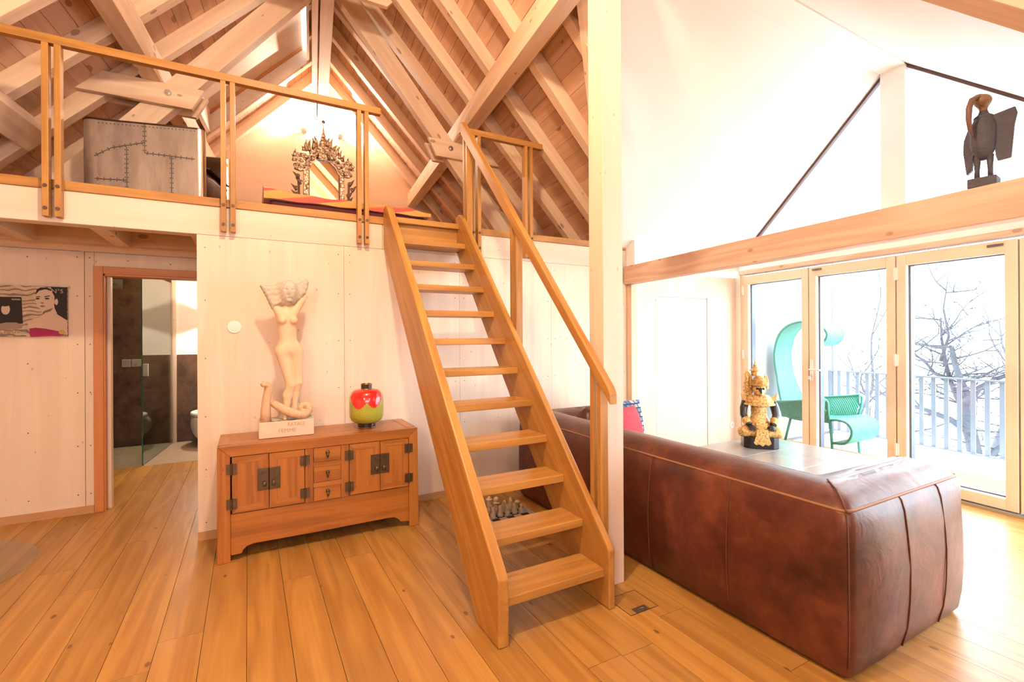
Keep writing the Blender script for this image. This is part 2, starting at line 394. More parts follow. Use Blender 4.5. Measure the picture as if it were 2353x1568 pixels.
struct('wall_bathroom_right', MB().box(.3,.4,VC+.1,VG,-.02,2.44), PAINT)

# ---- loft: deck, edge beam, joists
loft = struct('floor_loft', MB().box(-3.4,4.05,VB+.02,VG,2.415,2.455), SPRB)
along('edge_beam', MB().box(-3.2,1.0,VB,VB+.12,2.192,2.402), (-3.2,VB,2.3), (1,VB,2.3), SPRW, loft, bev=.004)
along('edge_beam', MB().box(1.002,3.72,VB,VB+.12,2.192,2.402), (1,VB,2.3), (3.7,VB,2.3), SPRW, loft, bev=.004)
along('oak_edging', MB().box(-3.2,3.70,VB-.012,VB+.05,2.402,2.462), (-3.2,VB,2.43), (3.7,VB,2.43), OAKR, loft, bev=.003)
for u in (-.885,-1.455,-2.025,-.315):
    mb = MB().prism([(VB+.12,2.19),(4.90,2.19),(4.965,2.20),(4.965,2.415),(VB+.12,2.415)], u-.047, u+.047, lambda a,b,h:(h,a,b))
    along('joist', mb, (u,VB,2.3), (u,5,2.3), SPR, loft)
along('ledger', MB().box(-3.2,UL+.02,4.965,5.04,2.21,2.415), (-3.2,5,2.3), (0,5,2.3), SPR, loft)
along('ledger', MB().prism([(5.04,2.30),(5.165,2.17),(5.165,2.415),(5.04,2.415)], -3.2, UL+.02, lambda a,b,h:(h,a,b)), (-3.2,5,2.3), (0,5,2.3), SPR, loft)

# ---- main roof: boards, rafters
SKP, SKV = (-1.2, -.02), (5.75, 7.05)                # roof window opening in the left slope
cm = MB()
def slab(p0, p1, v0, v1): cm.prism([(p0,v0),(p1,v0),(p1,v1),(p0,v1)], .03, .2, lambda a,b,h:Hp(a,b,BP(a)+h))
slab(-3.5, SKP[0], -4.2, VG+.25); slab(SKP[0], SKP[1], -4.2, SKV[0]); slab(SKP[0], SKP[1], SKV[1], VG+.25)
slab(SKP[1], P0, -4.2, VG+.25); slab(P0, 1.575, -4.2, VG+.25)
cm.prism([(1.566,DV),(3.45,vfar(3.45)),(3.45,VG+.25),(1.566,VG+.25)], .03, .2, lambda a,b,h:Hp(a,b,BP(a)+h))
cm.prism([(1.566,DV),(1.566,-4.2),(3.45,-4.2),(3.45,vnear(3.45))], .03, .2, lambda a,b,h:Hp(a,b,BP(a)+h))
ceil = struct('ceiling', cm, plain('roof_deck', (.16,.085,.05), .8))
bw = .14/math.hypot(1, SL)
def board(p0, p1, v0, v1, f0=None, f1=None):
    g = .0016; s = 1 if p1 > P0+.01 else -1
    q0, q1 = p0+g, p1-g
    a0, a1 = (f0(q0), f0(q1)) if f0 else (v0, v0); e0, e1 = (f1(q0), f1(q1)) if f1 else (v1, v1)
    mb = MB().hexa([Hp(q0,a0,BP(q0)),Hp(q1,a1,BP(q1)),Hp(q1,e1,BP(q1)),Hp(q0,e0,BP(q0))], [Hp(q0,a0,BP(q0)+.03),Hp(q1,a1,BP(q1)+.03),Hp(q1,e1,BP(q1)+.03),Hp(q0,e0,BP(q0)+.03)])
    along('ceiling_board', mb, Hp(q0,v0,BP(q0)), Hp(q0,v1,BP(q0)), SPRB, ceil, (s*.7,0,.7))
def run(p0, p1, va, vb, f0=None, f1=None):
    v = va
    while v < vb-.05:
        L = random.uniform(2.6, 4.6); e = min(v+L, vb)
        if vb-e < .8: e = vb
        board(p0, p1, v, e-.001, f0 if v == va else None, f1 if e == vb else None); v = e
for i in range(31):
    a, b = P0+bw*i, P0+bw*(i+1); m = (a+b)/2
    if m < 1.566: run(a, b, -1.5, VG)
    elif m < 3.3:
        run(a, b, vfar(m), VG, vfar)
        if vnear(m) > -1.4: run(a, b, -1.5, vnear(m), None, vnear)
    a2, b2 = P0-bw*(i+1), P0-bw*i
    if i < 30:
        if SKP[0] < (a2+b2)/2 < SKP[1]: run(a2, b2, -1.5, SKV[0]); run(a2, b2, SKV[1], VG)
        else: run(a2, b2, -1.5, VG)
rafv = [5.212+.604*k for k in range(-10, 5)]
for v in rafv:
    # right slope
    pe = 3.3
    if .2 < v < 4.2:
        pe = min(3.3, 1.566 + abs(v+.05-DV)/(1.1484 if v+.05 > DV else 1.1955) - (0 if v+.05 > DV else .22))
    mb = MB().prism([(P0,RB(P0)),(pe,RB(pe)),(pe,BP(pe)),(P0,BP(P0))], v, v+.1, lambda a,b,h:Hp(a,h,b))
    along('rafter', mb, Hp(P0,v,RB(P0)), Hp(pe,v,RB(pe)), SPR, ceil, bev=.004)
    for pa, pe in (((P0,-3.3),) if not SKV[0] < v < SKV[1]-.1 else ((P0,SKP[1]),(SKP[0],-3.3))):
        mb = MB().prism([(pa,RB(pa)),(pa,BP(pa)),(pe,BP(pe)),(pe,RB(pe))], v, v+.1, lambda a,b,h:Hp(a,h,b))
        along('rafter', mb, Hp(pa,v,RB(pa)), Hp(pe,v,RB(pe)), SPR, ceil, bev=.004)
# dormer slopes and dormer ridge
DN = .874
dz = lambda v: DZ - (DS if v > DV else DN)*abs(v-DV)
dorm = struct('ceiling_dormer', MB().prism([(1.566,DV),(5.95,DV),(5.95,4.3),(3.36,4.3)], 0, .14, lambda a,b,h:Hp(a,b,dz(b)+h))
   .prism([(1.566,DV),(3.5,.02),(5.95,.02),(5.95,DV)], 0, .14, lambda a,b,h:Hp(a,b,dz(b)+h)), DORM)
along('ridge_board', MB().hbox(1.56,5.19,DV-.105,DV+.105,3.985,4.08), Hp(1.56,DV,4), Hp(5.19,DV,4), DORM, dorm)
for s, m_ in ((1,1.1484),(-1,1.1955)):     # valley rafters, on the main-roof side of the valley line
    e = 3.2; ve = DV + s*m_*(e-1.566); o_ = .075
    a = Hp(1.64-o_, DV+s*(.09+o_), BP(1.64)-.02); b = Hp(e-o_, ve+s*o_, BP(e)-.02)
    beam('valley_rafter', a, b, .13, .10, SPR, dorm, bev=.004)

# ---- gable end and the walls out of sight
def gable(v0, v1, z0, name, mat, pl=-2.86, pr=3.18):
    return struct(name, MB().prism([(pl,z0),(pr,z0),(pr,BP(pr)+.02),(P0,BPZ+.02),(pl,BP(pl)+.02)], v0, v1, lambda a,b,h:Hp(a,h,b)), mat)
GABM = wood('gable_plywood', (.84,.63,.46), (.78,.55,.39), 0, .7, .0, .6, 0, .25, .8, 9)
wg = gable(VG, VG+.12, 2.40, 'wall_gable', GABM)
struct('wall_rear', MB().hbox(-3.4,-1.6,-4.1,-4,0,3.6).hbox(2.0,5.4,-4.1,-4,0,2.4).hbox(-1.6,2.0,-4.1,-4,0,1.6).hbox(-1.6,2.0,-4.1,-4,2.2,5.6), SPRW)  # the opening in this unseen wall is added to admit fill daylight
struct('wall_west', MB().hbox(-3.42,-3.3,-4.1,VC,0,2.2), SPRW)
struct('wall_knee', MB().hbox(3.30,3.42,-4.1,.22,0,2.4).hbox(3.30,5.3,.16,.26,2.25,2.6).hbox(3.30,3.42,.16,.26,0,2.25), SPRW)
struct('wall_knee_loft', MB().hbox(3.12,3.2,VB+.12,VG,2.40,2.62).hbox(-2.9,-2.82,VB+.12,VG,2.40,2.75), SPRW)

# ---- posts and beams
post = tag(along('timber_post', MB().box(1.781,1.927,2.142,2.272,0,3.70), (1.85,2.2,0), (1.85,2.2,1), SPRW, None, (0,-1,0), bev=.004), 'tall square spruce post standing at the foot of the stair', 'post')
wp = tag(along('wall_post', MB().box(3.722,3.80,VB-.075,VB-.001,0,2.015), (3.76,4,0), (3.76,4,1), SPR, None, (0,-1,0), bev=.003), 'slim wooden post against the partition carrying the end of the tie beam', 'post')
wbm = tag(along('tie_beam', MB().hbox(3.225,3.345,.27,4.06,2.02,2.215), Hp(3.28,4.06,2.1), Hp(3.28,.27,2.1), WBEAM, None, bev=.004), 'long larch beam with knots running across in front of the glass doors', 'beam')
def purlin(p0, p1, v0, v1, z0, z1, label):
    return tag(along('roof_purlin', MB().hbox(p0,p1,v0,v1,z0,z1), Hp((p0+p1)/2,v0,z0), Hp((p0+p1)/2,v1,z0), SPR, None, bev=.004), label, 'beam', 'roof purlins')
purlin(1.54,1.68,2.16,VG,3.70,3.925, 'square roof purlin running from the tall post back to the gable, above the stair')
purlin(2*P0-1.68,2*P0-1.54,-3.9,VG,3.70,3.925, 'square roof purlin under the left roof slope, above the metal armchair')
purlin(.092,.226,-3.9,VG,4.89,5.22, 'ridge beam at the very top of the roof')
purlin(.010,.074,-3.9,VG,4.90,5.20, 'thin board beam beside the ridge beam, on its left')
tag(along('roof_batten', MB().prism([(-2.10,RB(-2.10)-.07),(-1.97,RB(-1.97)-.07),(-1.97,RB(-1.97)),(-2.10,RB(-2.10))], 3.0, 5.21, lambda a,b,h:Hp(a,h,b)), Hp(-2.03,3,3.1), Hp(-2.03,5.2,3.1), SPR, None, bev=.003), 'flat wooden batten under the left rafters at the left picture edge', 'beam')
# truss
tr = root('roof_truss', Hp(P0,5.27,2.46), label='spruce roof truss with two slanting legs and bolted clamp boards on the loft', cat='truss')
def leg(s):
    f = lambda a,b,h: Hp(P0+s*(a-P0), h, b)
    up_ = lambda z: 2.306-(z-2.764)/1.234
    lo_ = lambda z: 2.060-(z-2.764)/1.234
    pts = [(lo_(2.456),2.456),(up_(2.456),2.456),(up_(5.26),5.26),(.226,5.26),(.226,5.027)]
    a = f(2.2,2.5,5.27); b = f(.3,4.9,5.27)
    along('truss_leg', MB().prism(pts, 5.21, 5.33, f), a, b, SPR, tr, bev=.004)
    for v0, v1 in ((5.16,5.209),(5.331,5.38)):
        c = [(1.221,3.70),(1.318,3.508),(2.282,3.512),(2.282,3.53),(2.096,3.70)]
        o = along('clamp_board', MB().prism(c, v0, v1, f), f(1.2,3.6,v0), f(2.3,3.6,v0), SPR, tr, bev=.003)
        if v0 < 5.2:
            for bp in (1.493,2.096-.0):
                q = f(bp,3.618,v0)
                mb = MB().disc((q[0],q[1]+.002,q[2]), .029, (0,-1,0), .005, 16).disc((q[0],q[1],q[2]), .014, (0,-1,0), .017, 6)
                put('bolt', mb, STEEL, o)
leg(1); leg(-1)
along('collar_board', MB().prism([(P0-.52,4.60),(P0+.52,4.60),(P0+.57,4.66),(P0+.42,4.82),(P0-.42,4.82),(P0-.57,4.66)], 4.556, 4.606, lambda a,b,h:Hp(a,h,b)), Hp(P0-.5,4.57,4.6), Hp(P0+.5,4.57,4.6), SPR, tr, bev=.003)
# roof window in the left slope: lined recess closed by a pale blind, daylight slit along its head
rw = root('window_4', Hp(-.5,6.3,4.7), label='roof window recess lined with pale boards in the left roof slope', kind='structure')
f_ = lambda a,b,h: Hp(a,b,BP(a)+h)
for nm, pts in (('lining',[(SKP[0],SKV[1]-.03),(SKP[1],SKV[1]-.03),(SKP[1],SKV[1]),(SKP[0],SKV[1])]), ('lining',[(SKP[0],SKV[0]),(SKP[1],SKV[0]),(SKP[1],SKV[0]+.03),(SKP[0],SKV[0]+.03)]),
                ('lining',[(SKP[0],SKV[0]),(SKP[0]+.03,SKV[0]),(SKP[0]+.03,SKV[1]),(SKP[0],SKV[1])]), ('lining',[(SKP[1]-.03,SKV[0]),(SKP[1],SKV[0]),(SKP[1],SKV[1]),(SKP[1]-.03,SKV[1])])):
    put(nm, MB().prism(pts, -.16, .26, f_), SPRW, rw)
put('blind', MB().prism([(SKP[0]+.03,SKV[0]+.03),(SKP[1]-.09,SKV[0]+.03),(SKP[1]-.09,SKV[1]-.03),(SKP[0]+.03,SKV[1]-.03)], .10, .13, f_), SPRW, rw)
put('blind_edge', MB().prism([(SKP[0]+.03,SKV[1]-.06),(SKP[1]-.09,SKV[1]-.06),(SKP[1]-.09,SKV[1]-.03),(SKP[0]+.03,SKV[1]-.03)], .06, .10, f_), LAR, rw)
put('glass_pane', MB().prism([(SKP[0],SKV[0]),(SKP[1],SKV[0]),(SKP[1],SKV[1]),(SKP[0],SKV[1])], .24, .25, f_), GLAS, rw)
# ---- glass front: folding doors, head, gable glazing
PD = 5.19
head = struct('wall_right', MB().hbox(PD-.03,PD+.12,.20,4.07,2.275,2.60).hbox(PD-.03,PD+.12,4.0,4.2,0,2.62).hbox(PD-.03,PD+.12,.12,.30,0,2.6), DORM)
along('door_head', MB().hbox(PD-.045,PD+.08,.30,4.02,2.222,2.275), Hp(PD,.4,2.25), Hp(PD,4,2.25), WBEAM, head, bev=.006)
along('frame_jamb', MB().hbox(PD-.02,PD+.08,3.963,4.02,0,2.222), Hp(PD,4,0), Hp(PD,4,1), WINF, head)
put('threshold', MB().hbox(PD-.06,PD+.10,.30,4.0,-.001,.022), plain('aluminium_sill', (.62,.62,.62), .35, .9), head)
ALU = plain('dark_aluminium', (.05,.07,.12), .4, .2)
def pane_door(i, v0, v1, label, handle=None, hinge=None, bolt=None):
    d = root('door_%d' % i, Hp(PD,(v0+v1)/2,0), label=label, kind='structure')
    a, b = v0+.003, v1-.003; sw = .078
    for x0, x1 in ((a,a+sw),(b-sw,b)):
        along('stile', MB().hbox(PD-.03,PD+.03,x0,x1,.028,2.20), Hp(PD,x0,0), Hp(PD,x0,1), WINF, d, bev=.004)
    along('rail', MB().hbox(PD-.03,PD+.03,a+sw,b-sw,.028,.118), Hp(PD,a,.1), Hp(PD,b,.1), WINF, d, bev=.004)
    along('rail', MB().hbox(PD-.03,PD+.03,a+sw,b-sw,2.095,2.20), Hp(PD,a,2.1), Hp(PD,b,2.1), WINF, d, bev=.004)
    put('gasket', MB().hbox(PD+.03,PD+.10,b-sw-.016,b,.03,2.2).hbox(PD+.03,PD+.10,a,a+sw+.010,.03,2.2).hbox(PD+.03,PD+.10,a+sw,b-sw,.03,.128).hbox(PD+.03,PD+.10,a+sw,b-sw,2.088,2.2), ALU, d)
    put('glass_pane', MB().hbox(PD+.008,PD+.014,a+sw-.006,b-sw+.006,.112,2.101), GLAS, d)
    if hinge:
        for z in (.35,1.2,2.02):
            put('hinge', MB().hbox(PD-.044,PD-.028,hinge-.018,hinge+.018,z-.055,z+.055).tube([Hp(PD-.044,hinge,z-.06),Hp(PD-.044,hinge,z+.06)], .008), WHITE, d)
    if bolt:
        put('bolt_latch', MB().hbox(PD-.045,PD-.03,bolt-.05,bolt+.05,2.155,2.175).hbox(PD-.052,PD-.044,bolt-.02,bolt+.03,2.160,2.170), plain('bolt_grey', (.18,.18,.2), .4, .6), d)
    if handle:
        q = handle
        h = put('handle_plate', MB().hbox(PD-.042,PD-.030,q-.017,q+.017,.93,1.17), WHITE, d, bev=.004)
        put('lever', MB().tube([Hp(PD-.04,q,1.06),Hp(PD-.085,q,1.06),Hp(PD-.088,q-.02,1.06),Hp(PD-.085,q-.13,1.06)], .010), WHITE, h, smooth=True)
        put('key', MB().tube([Hp(PD-.04,q,.985),Hp(PD-.07,q,.985)], .006).hbox(PD-.085,PD-.07,q-.012,q+.012,.95,.99), STEEL, h)
    return d
pane_door(3, 3.083, 3.963, 'narrow left leaf of the wooden folding glass doors beside the white wall', hinge=3.95)
pane_door(4, 2.220, 3.078, 'folding glass door leaf with the white lever handle', handle=3.045, bolt=2.98)
pane_door(5, 1.366, 2.215, 'wide glass door leaf looking out on the bare tree', hinge=2.215, bolt=1.5)
pane_door(6, .50, 1.361, 'glass door leaf cut off by the right edge of the picture')
sw_ = root('window_2', Hp(4.3,.2,0), label='side glazing of the dormer, out of the picture on the right', kind='structure')
put('glass_pane', MB().hbox(3.42,PD,.205,.211,.03,2.25), GLAS, sw_)
put('frame', MB().hbox(3.42,PD,.19,.23,0,.03).hbox(4.27,4.33,.19,.23,.03,2.25), WINF, sw_)
# gable glazing above the tie beam
gw = root('window_1', Hp(PD,DV,2.6), label='triangular gable glazing above the folding doors', kind='structure')
along('mullion', MB().prism([(DV-.105,2.60),(DV+.105,2.60),(DV+.105,dz(DV+.105)),(DV,DZ),(DV-.105,dz(DV-.105))], PD-.03, PD+.08, lambda a,b,h:Hp(h,a,b)), Hp(PD,DV,2.6), Hp(PD,DV,4), DORM, gw)
STRIP = plain('dark_edge_strip', (.10,.045,.035), .6)
for s, q_ in ((1,DS),(-1,DN)):
    v1 = DV+s*(DZ-2.60)/q_; zt = dz(DV+s*.105)
    put('glass_pane', MB().prism([(DV+s*.105,2.60),(v1,2.60),(DV+s*.105,zt)], PD+.03, PD+.036, lambda a,b,h:Hp(h,a,b)), GLAS, gw)
    put('edge_strip', MB().prism([(DV+s*.105,zt-.001),(v1,2.60),(v1-s*.04,2.60),(DV+s*.105,zt-.036)], PD+.005, PD+.05, lambda a,b,h:Hp(h,a,b)), STRIP, gw)

# ---- balcony
DECK = wood('grey_deck', (.86,.86,.87), (.78,.78,.80), 0, 1.0, 0, .7, .08, .2, .6, 8)
dk = struct('floor_balcony', MB().hbox(PD+.1,7.55,-.6,4.2,-.20,-.10), plain('deck_joist', (.12,.11,.10), .8))
for i in range(17):
    a = PD+.13+.14*i
    along('deck_plank', MB().hbox(a,a+.134,-.5,4.06,-.10,-.068), Hp(a,-.5,0), Hp(a,4,0), DECK, dk)
struct('wall_balcony', MB().hbox(PD+.1,7.42,4.075,4.2,-.6,3.2), plain('white_render', (.50,.53,.58), .85, var=.03, vscale=4))
struct('trim_1', MB().hbox(PD+.1,7.40,4.06,4.075,-.068,-.035), plain('dark_kick', (.10,.10,.12), .7))
RAILM = plain('pale_steel', (.20,.23,.28), .5, .2)
br = root('balcony_railing', Hp(7.35,2.0,-.068), label='pale metal balcony railing of flat upright bars outside the glass doors', cat='railing')
put('top_rail', MB().hbox(7.325,7.375,-.5,4.06,.885,.905), RAILM, br)
put('bottom_rail', MB().hbox(7.33,7.37,-.5,4.06,-.005,.012), RAILM, br)
bar = MB().box(-.006,.006,-.023,.023,0,.885).mesh('bar')
for i in range(34):
    v = 4.05-.131*i; q = Hp(7.35,v,-.0)
    put('bar', bar, RAILM, br, Matrix.Translation(Vector(q)))
put('drain_pipe', MB().tube([Hp(7.38,4.02,-.07),Hp(7.38,4.02,2.6)], .022, 8), RAILM, br)
# ================================================================== stair, railings
RISE, RUN, V1 = .205, .184, 2.0
st = root('stair', (1.36,2.0,0), label='steep open oak stair with eleven treads leading up to the loft', cat='stair')
UA, UB_ = 1.06, 1.66
def vt(i): return V1 + RUN*(i-1)
sl = RISE/RUN
# stringer side profile in (v,z)
def zf(v): return .205+.155 + (v-V1)*sl          # upper edge line
def zb(v): return zf(v) - .43
prof = [(1.962,0),(2.19,0),(4.055,zb(4.055)),(4.055,2.515),(4.0,2.525),(3.94,2.51)]
vtop = 3.94
prof = [(1.962,0),(2.20,0),(4.058,zb(4.058)+.0),(4.058,2.53),(3.985,2.545),(V1+(2.50-.36)/sl,2.50),(1.985,zf(1.985)),(1.962,zf(1.985)-.03)]
for u0, u1 in ((1.003,UA),(UB_,1.702)):
    along('stringer', MB().prism(prof, u0, u1, lambda a,b,h:(h,a,b)), (u0,1.96,0), (u0,4.05,2.33), OAK, st, (-.0,-.7,.7), bev=.008)
for i in range(1, 12):
    z = RISE*i
    along('tread', MB().box(UA-.001,UB_+.001,vt(i),vt(i)+.215,z-.045,z), (UA,vt(i),z), (UB_,vt(i),z), OAK, st, bev=.005)
along('riser', MB().box(UA,UB_,4.035,4.06,2.25,2.41), (UA,4.04,2.3), (UB_,4.04,2.3), OAK, st)
along('landing_nosing', MB().box(UA,UB_,3.985,4.06,2.412,2.459), (UA,4.0,2.44), (UB_,4.0,2.44), OAK, st, bev=.004)

def bolts(pts, nrm, parent, r=.011):
    for q in pts: put('bolt', MB().disc(q, r, nrm, .006, 10), DARKM, parent)
def loft_rail(name, label, u0, u1, us):
    r = root(name, ((u0+u1)/2,4.03,2.22), label=label, cat='railing', group='loft railings')
    along('handrail', MB().box(u0,u1,4.0,4.052,3.298,3.352), (u0,4,3.3), (u1,4,3.3), OAKR, r, bev=.003)
    for u in us:
        for d in (0,.059):
            a = u+d
            o = along('post', MB().box(a,a+.033,4.003,4.06,2.215,3.299), (a,4,2.2), (a,4,3.3), OAKR, r, (0,-1,0), bev=.002)
            bolts([(a+.0165,4.003,2.265),(a+.0165,4.003,2.405)], (0,-1,0), o)
    return r
loft_rail('loft_railing', 'long oak loft railing with paired posts left of the stair', -3.0, .975, (-2.07,-1.119,-.168,.783))
loft_rail('loft_railing', 'short oak loft railing right of the stair top', 1.69, 2.568, (1.80,2.362))
sr_ = root('stair_handrail', (1.73,2.1,0), label='sloping oak handrail on paired posts along the right side of the stair', cat='handrail')
a, b = (1.712,1.98,1.107), (1.712,4.035,1.107+2.055*sl)
mb = MB().prism([(a[1],a[2]-.028),(a[1],a[2]+.028),(b[1]-.06,b[2]-.06*sl+.045),(b[1]-.03,b[2]-.03*sl+.02),(b[1]-.03,b[2]-.03*sl-.05)], 1.687, 1.737, lambda p,q,h:(h,p,q))
zr = lambda v: 1.107+(v-1.98)*sl
mb = MB().prism([(1.98,zr(1.98)-.028),(1.98,zr(1.98)+.028),(2.0,zr(2.0)+.044),(3.985,zr(3.985)+.044),(4.0,3.352),(4.0,3.28)], 1.687, 1.737, lambda p,q,h:(h,p,q))
along('rail', mb, a, b, OAKR, sr_, bev=.003)
for v in (2.08,3.02,3.90):
    for d in (0,.062):
        x = v+d; o = along('post', MB().prism([(x,max(0.02,zb(x)+.12)),(x+.03,max(0.02,zb(x+.03)+.12)),(x+.03,zr(x+.03)-.03),(x,zr(x)-.03)], 1.704, 1.758, lambda p,q,h:(h,p,q)), (1.73,x,0), (1.73,x,1), OAKR, sr_, (0,-1,0), bev=.002)

# ================================================================== sideboard
sb = root('sideboard', (.48,3.80,0), label='low antique elm sideboard with bronze fittings against the panelled wall', cat='sideboard')
su = lambda u: -.182+(u+.603)*1.0319
F, B = 3.57, 4.035
BRZ = plain('aged_bronze', (.145,.095,.055), .38, .85, var=.35, vscale=30)
for a, b in ((su(-.603),su(-.529)),(su(.609),su(.681))):
    m = 1 if a < 0 else -1
    # front leg with mitred top
    if m > 0: pts = [(a,0),(b,0),(b,.679),(a+.005,.749)]
    else: pts = [(a,0),(b,0),(b-.005,.749),(a,.679)]
    along('leg', MB().prism(pts, F, F+.06), (a,F,0), (a,F,1), ELM, sb, (0,-1,0), bev=.004)
    along('leg', MB().box(a,b,B-.06,B,0,.70), (a,B,0), (a,B,1), ELM, sb, (0,-1,0), bev=.004)
    x0 = a+.006 if m > 0 else b-.024
    along('side_panel', MB().box(x0,x0+.018,F+.06,B-.06,.12,.70), (x0,F,.4), (x0,B,.4), ELM, sb)
along('front_rail', MB().prism([(su(-.529),.679),(su(.609),.679),(su(.676),.749),(su(-.598),.749)], F, F+.05), (su(-.6),F,.7), (su(.68),F,.7), ELM, sb, bev=.003)
along('table_top', MB().box(su(-.598),su(.676),F+.05,B,.70,.749), (su(-.6),F,.7), (su(.68),F,.7), ELM, sb, bev=.003)
for a, b in ((su(-.598),su(-.527)),(su(.606),su(.676))):
    along('breadboard_end', MB().box(a,b,F+.06,B-.03,.7495,.7505), (a,F,.75), (a,B,.75), ELM, sb)
along('carcass_back', MB().box(su(-.52),su(.6),B-.03,B-.012,.12,.70), (0,B,.4), (1,B,.4), ELM, sb)
along('carcass_floor', MB().box(su(-.52),su(.6),F+.05,B-.03,.27,.29), (0,B,.3), (1,B,.3), ELM, sb)
# apron with shaped lower edge
ap = [(su(-.529),.305),(su(-.529),.040),(su(-.469),.042),(su(-.462),.062),(su(-.439),.083),(su(-.40),.092),(su(.0),.088),(su(.45),.092),(su(.50),.088),(su(.53),.070),(su(.549),.046),(su(.609),.040),(su(.609),.305)]
along('apron', MB().prism(ap, F+.012, F+.035), (su(-.5),F,.2), (su(.6),F,.2), ELM, sb, bev=.003)
for a, b in ((su(-.098),su(-.046)),(su(.131),su(.184))):
    along('stile', MB().box(a,b,F+.006,F+.04,.305,.679), (a,F,.3), (a,F,.7), ELM, sb, bev=.002)
for z0, z1 in ((.543,.577),(.404,.436)):
    along('drawer_rail', MB().box(su(-.046),su(.131),F+.006,F+.04,z0-.001,z1-.001), (0,F,z0), (1,F,z0), ELM, sb)
DARKW = plain('dark_gap', (.03,.012,.006), .8)
put('inner_shadow_board', MB().box(su(-.525),su(.605),F+.045,F+.05,.30,.68), DARKW, sb)
def cab_door(x0, x1, plate_right, hinge_x):
    o = root('cabinet_door', ((x0+x1)/2,F,.31)); o.parent = sb; o.matrix_parent_inverse = wm(sb).inverted()
    z0, z1, g, fr = .311, .676, .0018, .045
    x0 += g; x1 -= g
    for pts, ax in (([(x0,z0),(x0+fr,z0+fr),(x0+fr,z1-fr),(x0,z1)],1), ([(x1,z0),(x1,z1),(x1-fr,z1-fr),(x1-fr,z0+fr)],1), ([(x0,z0),(x1,z0),(x1-fr,z0+fr),(x0+fr,z0+fr)],0), ([(x0,z1),(x0+fr,z1-fr),(x1-fr,z1-fr),(x1,z1)],0)):
        along('door_frame', MB().prism(pts, F+.004, F+.03), (x0,F,z0), (x0,F,z1) if ax else (x1,F,z0), ELM, o, (0,-1,0), bev=.0012)
    along('door_panel', MB().box(x0+fr-.001,x1-fr+.001,F+.0065,F+.028,z0+fr-.001,z1-fr+.001), (x0,F,z0), (x0,F,z1), ELM, o, (0,-1,0))
    e = x1 if plate_right else x0; s = -1 if plate_right else 1; pw = .066
    a, b = sorted((e, e+s*pw))
    pl = put('lock_plate', MB().box(a,b,F-.001,F+.005,.437,.583), BRZ, o, bev=.003)
    cx = e+s*.026
    put('pull_knob', MB().tube([(cx,F-.001,.487),(cx,F-.012,.487)], [.012,.010], 10).ellip((cx,F-.014,.478), (.013,.006,.019), 10, 7), BRZ, o, smooth=True)
    put('lock_stud', MB().tube([(cx+s*.004,F,.548),(cx+s*.004,F-.016,.548)], .007, 8), BRZ, o)
    for z in (.60,.375):
        hx = hinge_x
        h = put('hinge', MB().box(hx-.030,hx-.006,F-.004,F+.003,z-.033,z+.033).box(hx+.006,hx+.030,F-.004,F+.003,z-.033,z+.033).tube([(hx,F-.005,z-.036),(hx,F-.005,z+.036)], .0075, 8), BRZ, o)
cab_door(su(-.522), su(-.313), True, su(-.522)); cab_door(su(-.313), su(-.100), False, su(-.100))
cab_door(su(.185), su(.398), True, su(.185)); cab_door(su(.398), su(.607), False, su(.607))
for z0, z1 in ((.577,.677),(.436,.541),(.307,.403)):
    o = along('drawer', MB().box(su(-.044),su(.129),F+.003,F+.03,z0+.001,z1-.001), (0,F,z0), (1,F,z0), ELM, sb, bev=.002)
    cx, z = su(.043), (z0+z1)/2
    put('drop_pull', MB().ellip((cx,F-.006,z+.014), (.014,.010,.014), 10, 7).tube([(cx,F-.012,z+.012),(cx,F-.014,z-.006),(cx,F-.012,z-.026)], [.006,.010,.002], 8), BRZ, o, smooth=True)

# ================================================================== carved sculpture on the sideboard
sc = root('wood_sculpture', (.236,3.80,.7505), label='carved wooden sculpture of a nude woman under a veil with a snake at her feet', cat='sculpture')
BODY = wood('carved_limewood', (.84,.62,.42), (.78,.52,.33), 2, 1.2, 0, .55, 0, .25, .55, 10)
VEIL = plain('grey_veil_wood', (.58,.51,.42), .8, var=.25, vscale=25, bmp=.8, bscale=22)
SNAKE = plain('pale_snake_wood', (.76,.50,.32), .7, var=.15, vscale=40, bmp=.6, bscale=90)
CARV = plain('pale_base_wood', (.80,.60,.47), .7, var=.08, vscale=14)
y0 = 3.80
put('base', MB().box(.060,.412,3.705,3.895,.7505,.862), CARV, sc, bev=.004)
put('base_rough', MB().sheet([[ (.066+.34*i/14, 3.712+.176*j/8, .860+.010*rng.random()+ (.010 if 2<j<7 else 0)) for j in range(9)] for i in range(15)]), plain('chiselled_grey', (.52,.47,.42), .85, bmp=.8, bscale=50), sc, fix=False)
def text(body, size, loc, rot, mat, parent, name, ext=.0012):
    c = bpy.data.curves.new(name, 'FONT'); c.body = body; c.size = size; c.extrude = ext; c.resolution_u = 2; c.align_x = 'CENTER'
    o = bpy.data.objects.new(name, c); C.objects.link(o); bpy.context.view_layer.update()
    me = bpy.data.meshes.new_from_object(o.evaluated_get(bpy.context.evaluated_depsgraph_get())); bpy.data.objects.remove(o)
    return put(name, me, mat, parent, Matrix.Translation(Vector(loc)) @ rot)
RX = Matrix.Rotation(math.pi/2, 4, 'X')
CUT = plain('carved_line', (.52,.32,.22), .8)
text('FATALE', .034, (.297,3.7048,.824), RX @ Matrix.Rotation(math.radians(-1),4,'Z'), CUT, sc, 'lettering')
text('FEMME', .038, (.237,3.7048,.783), RX @ Matrix.Rotation(math.radians(-2),4,'Z'), CUT, sc, 'lettering')
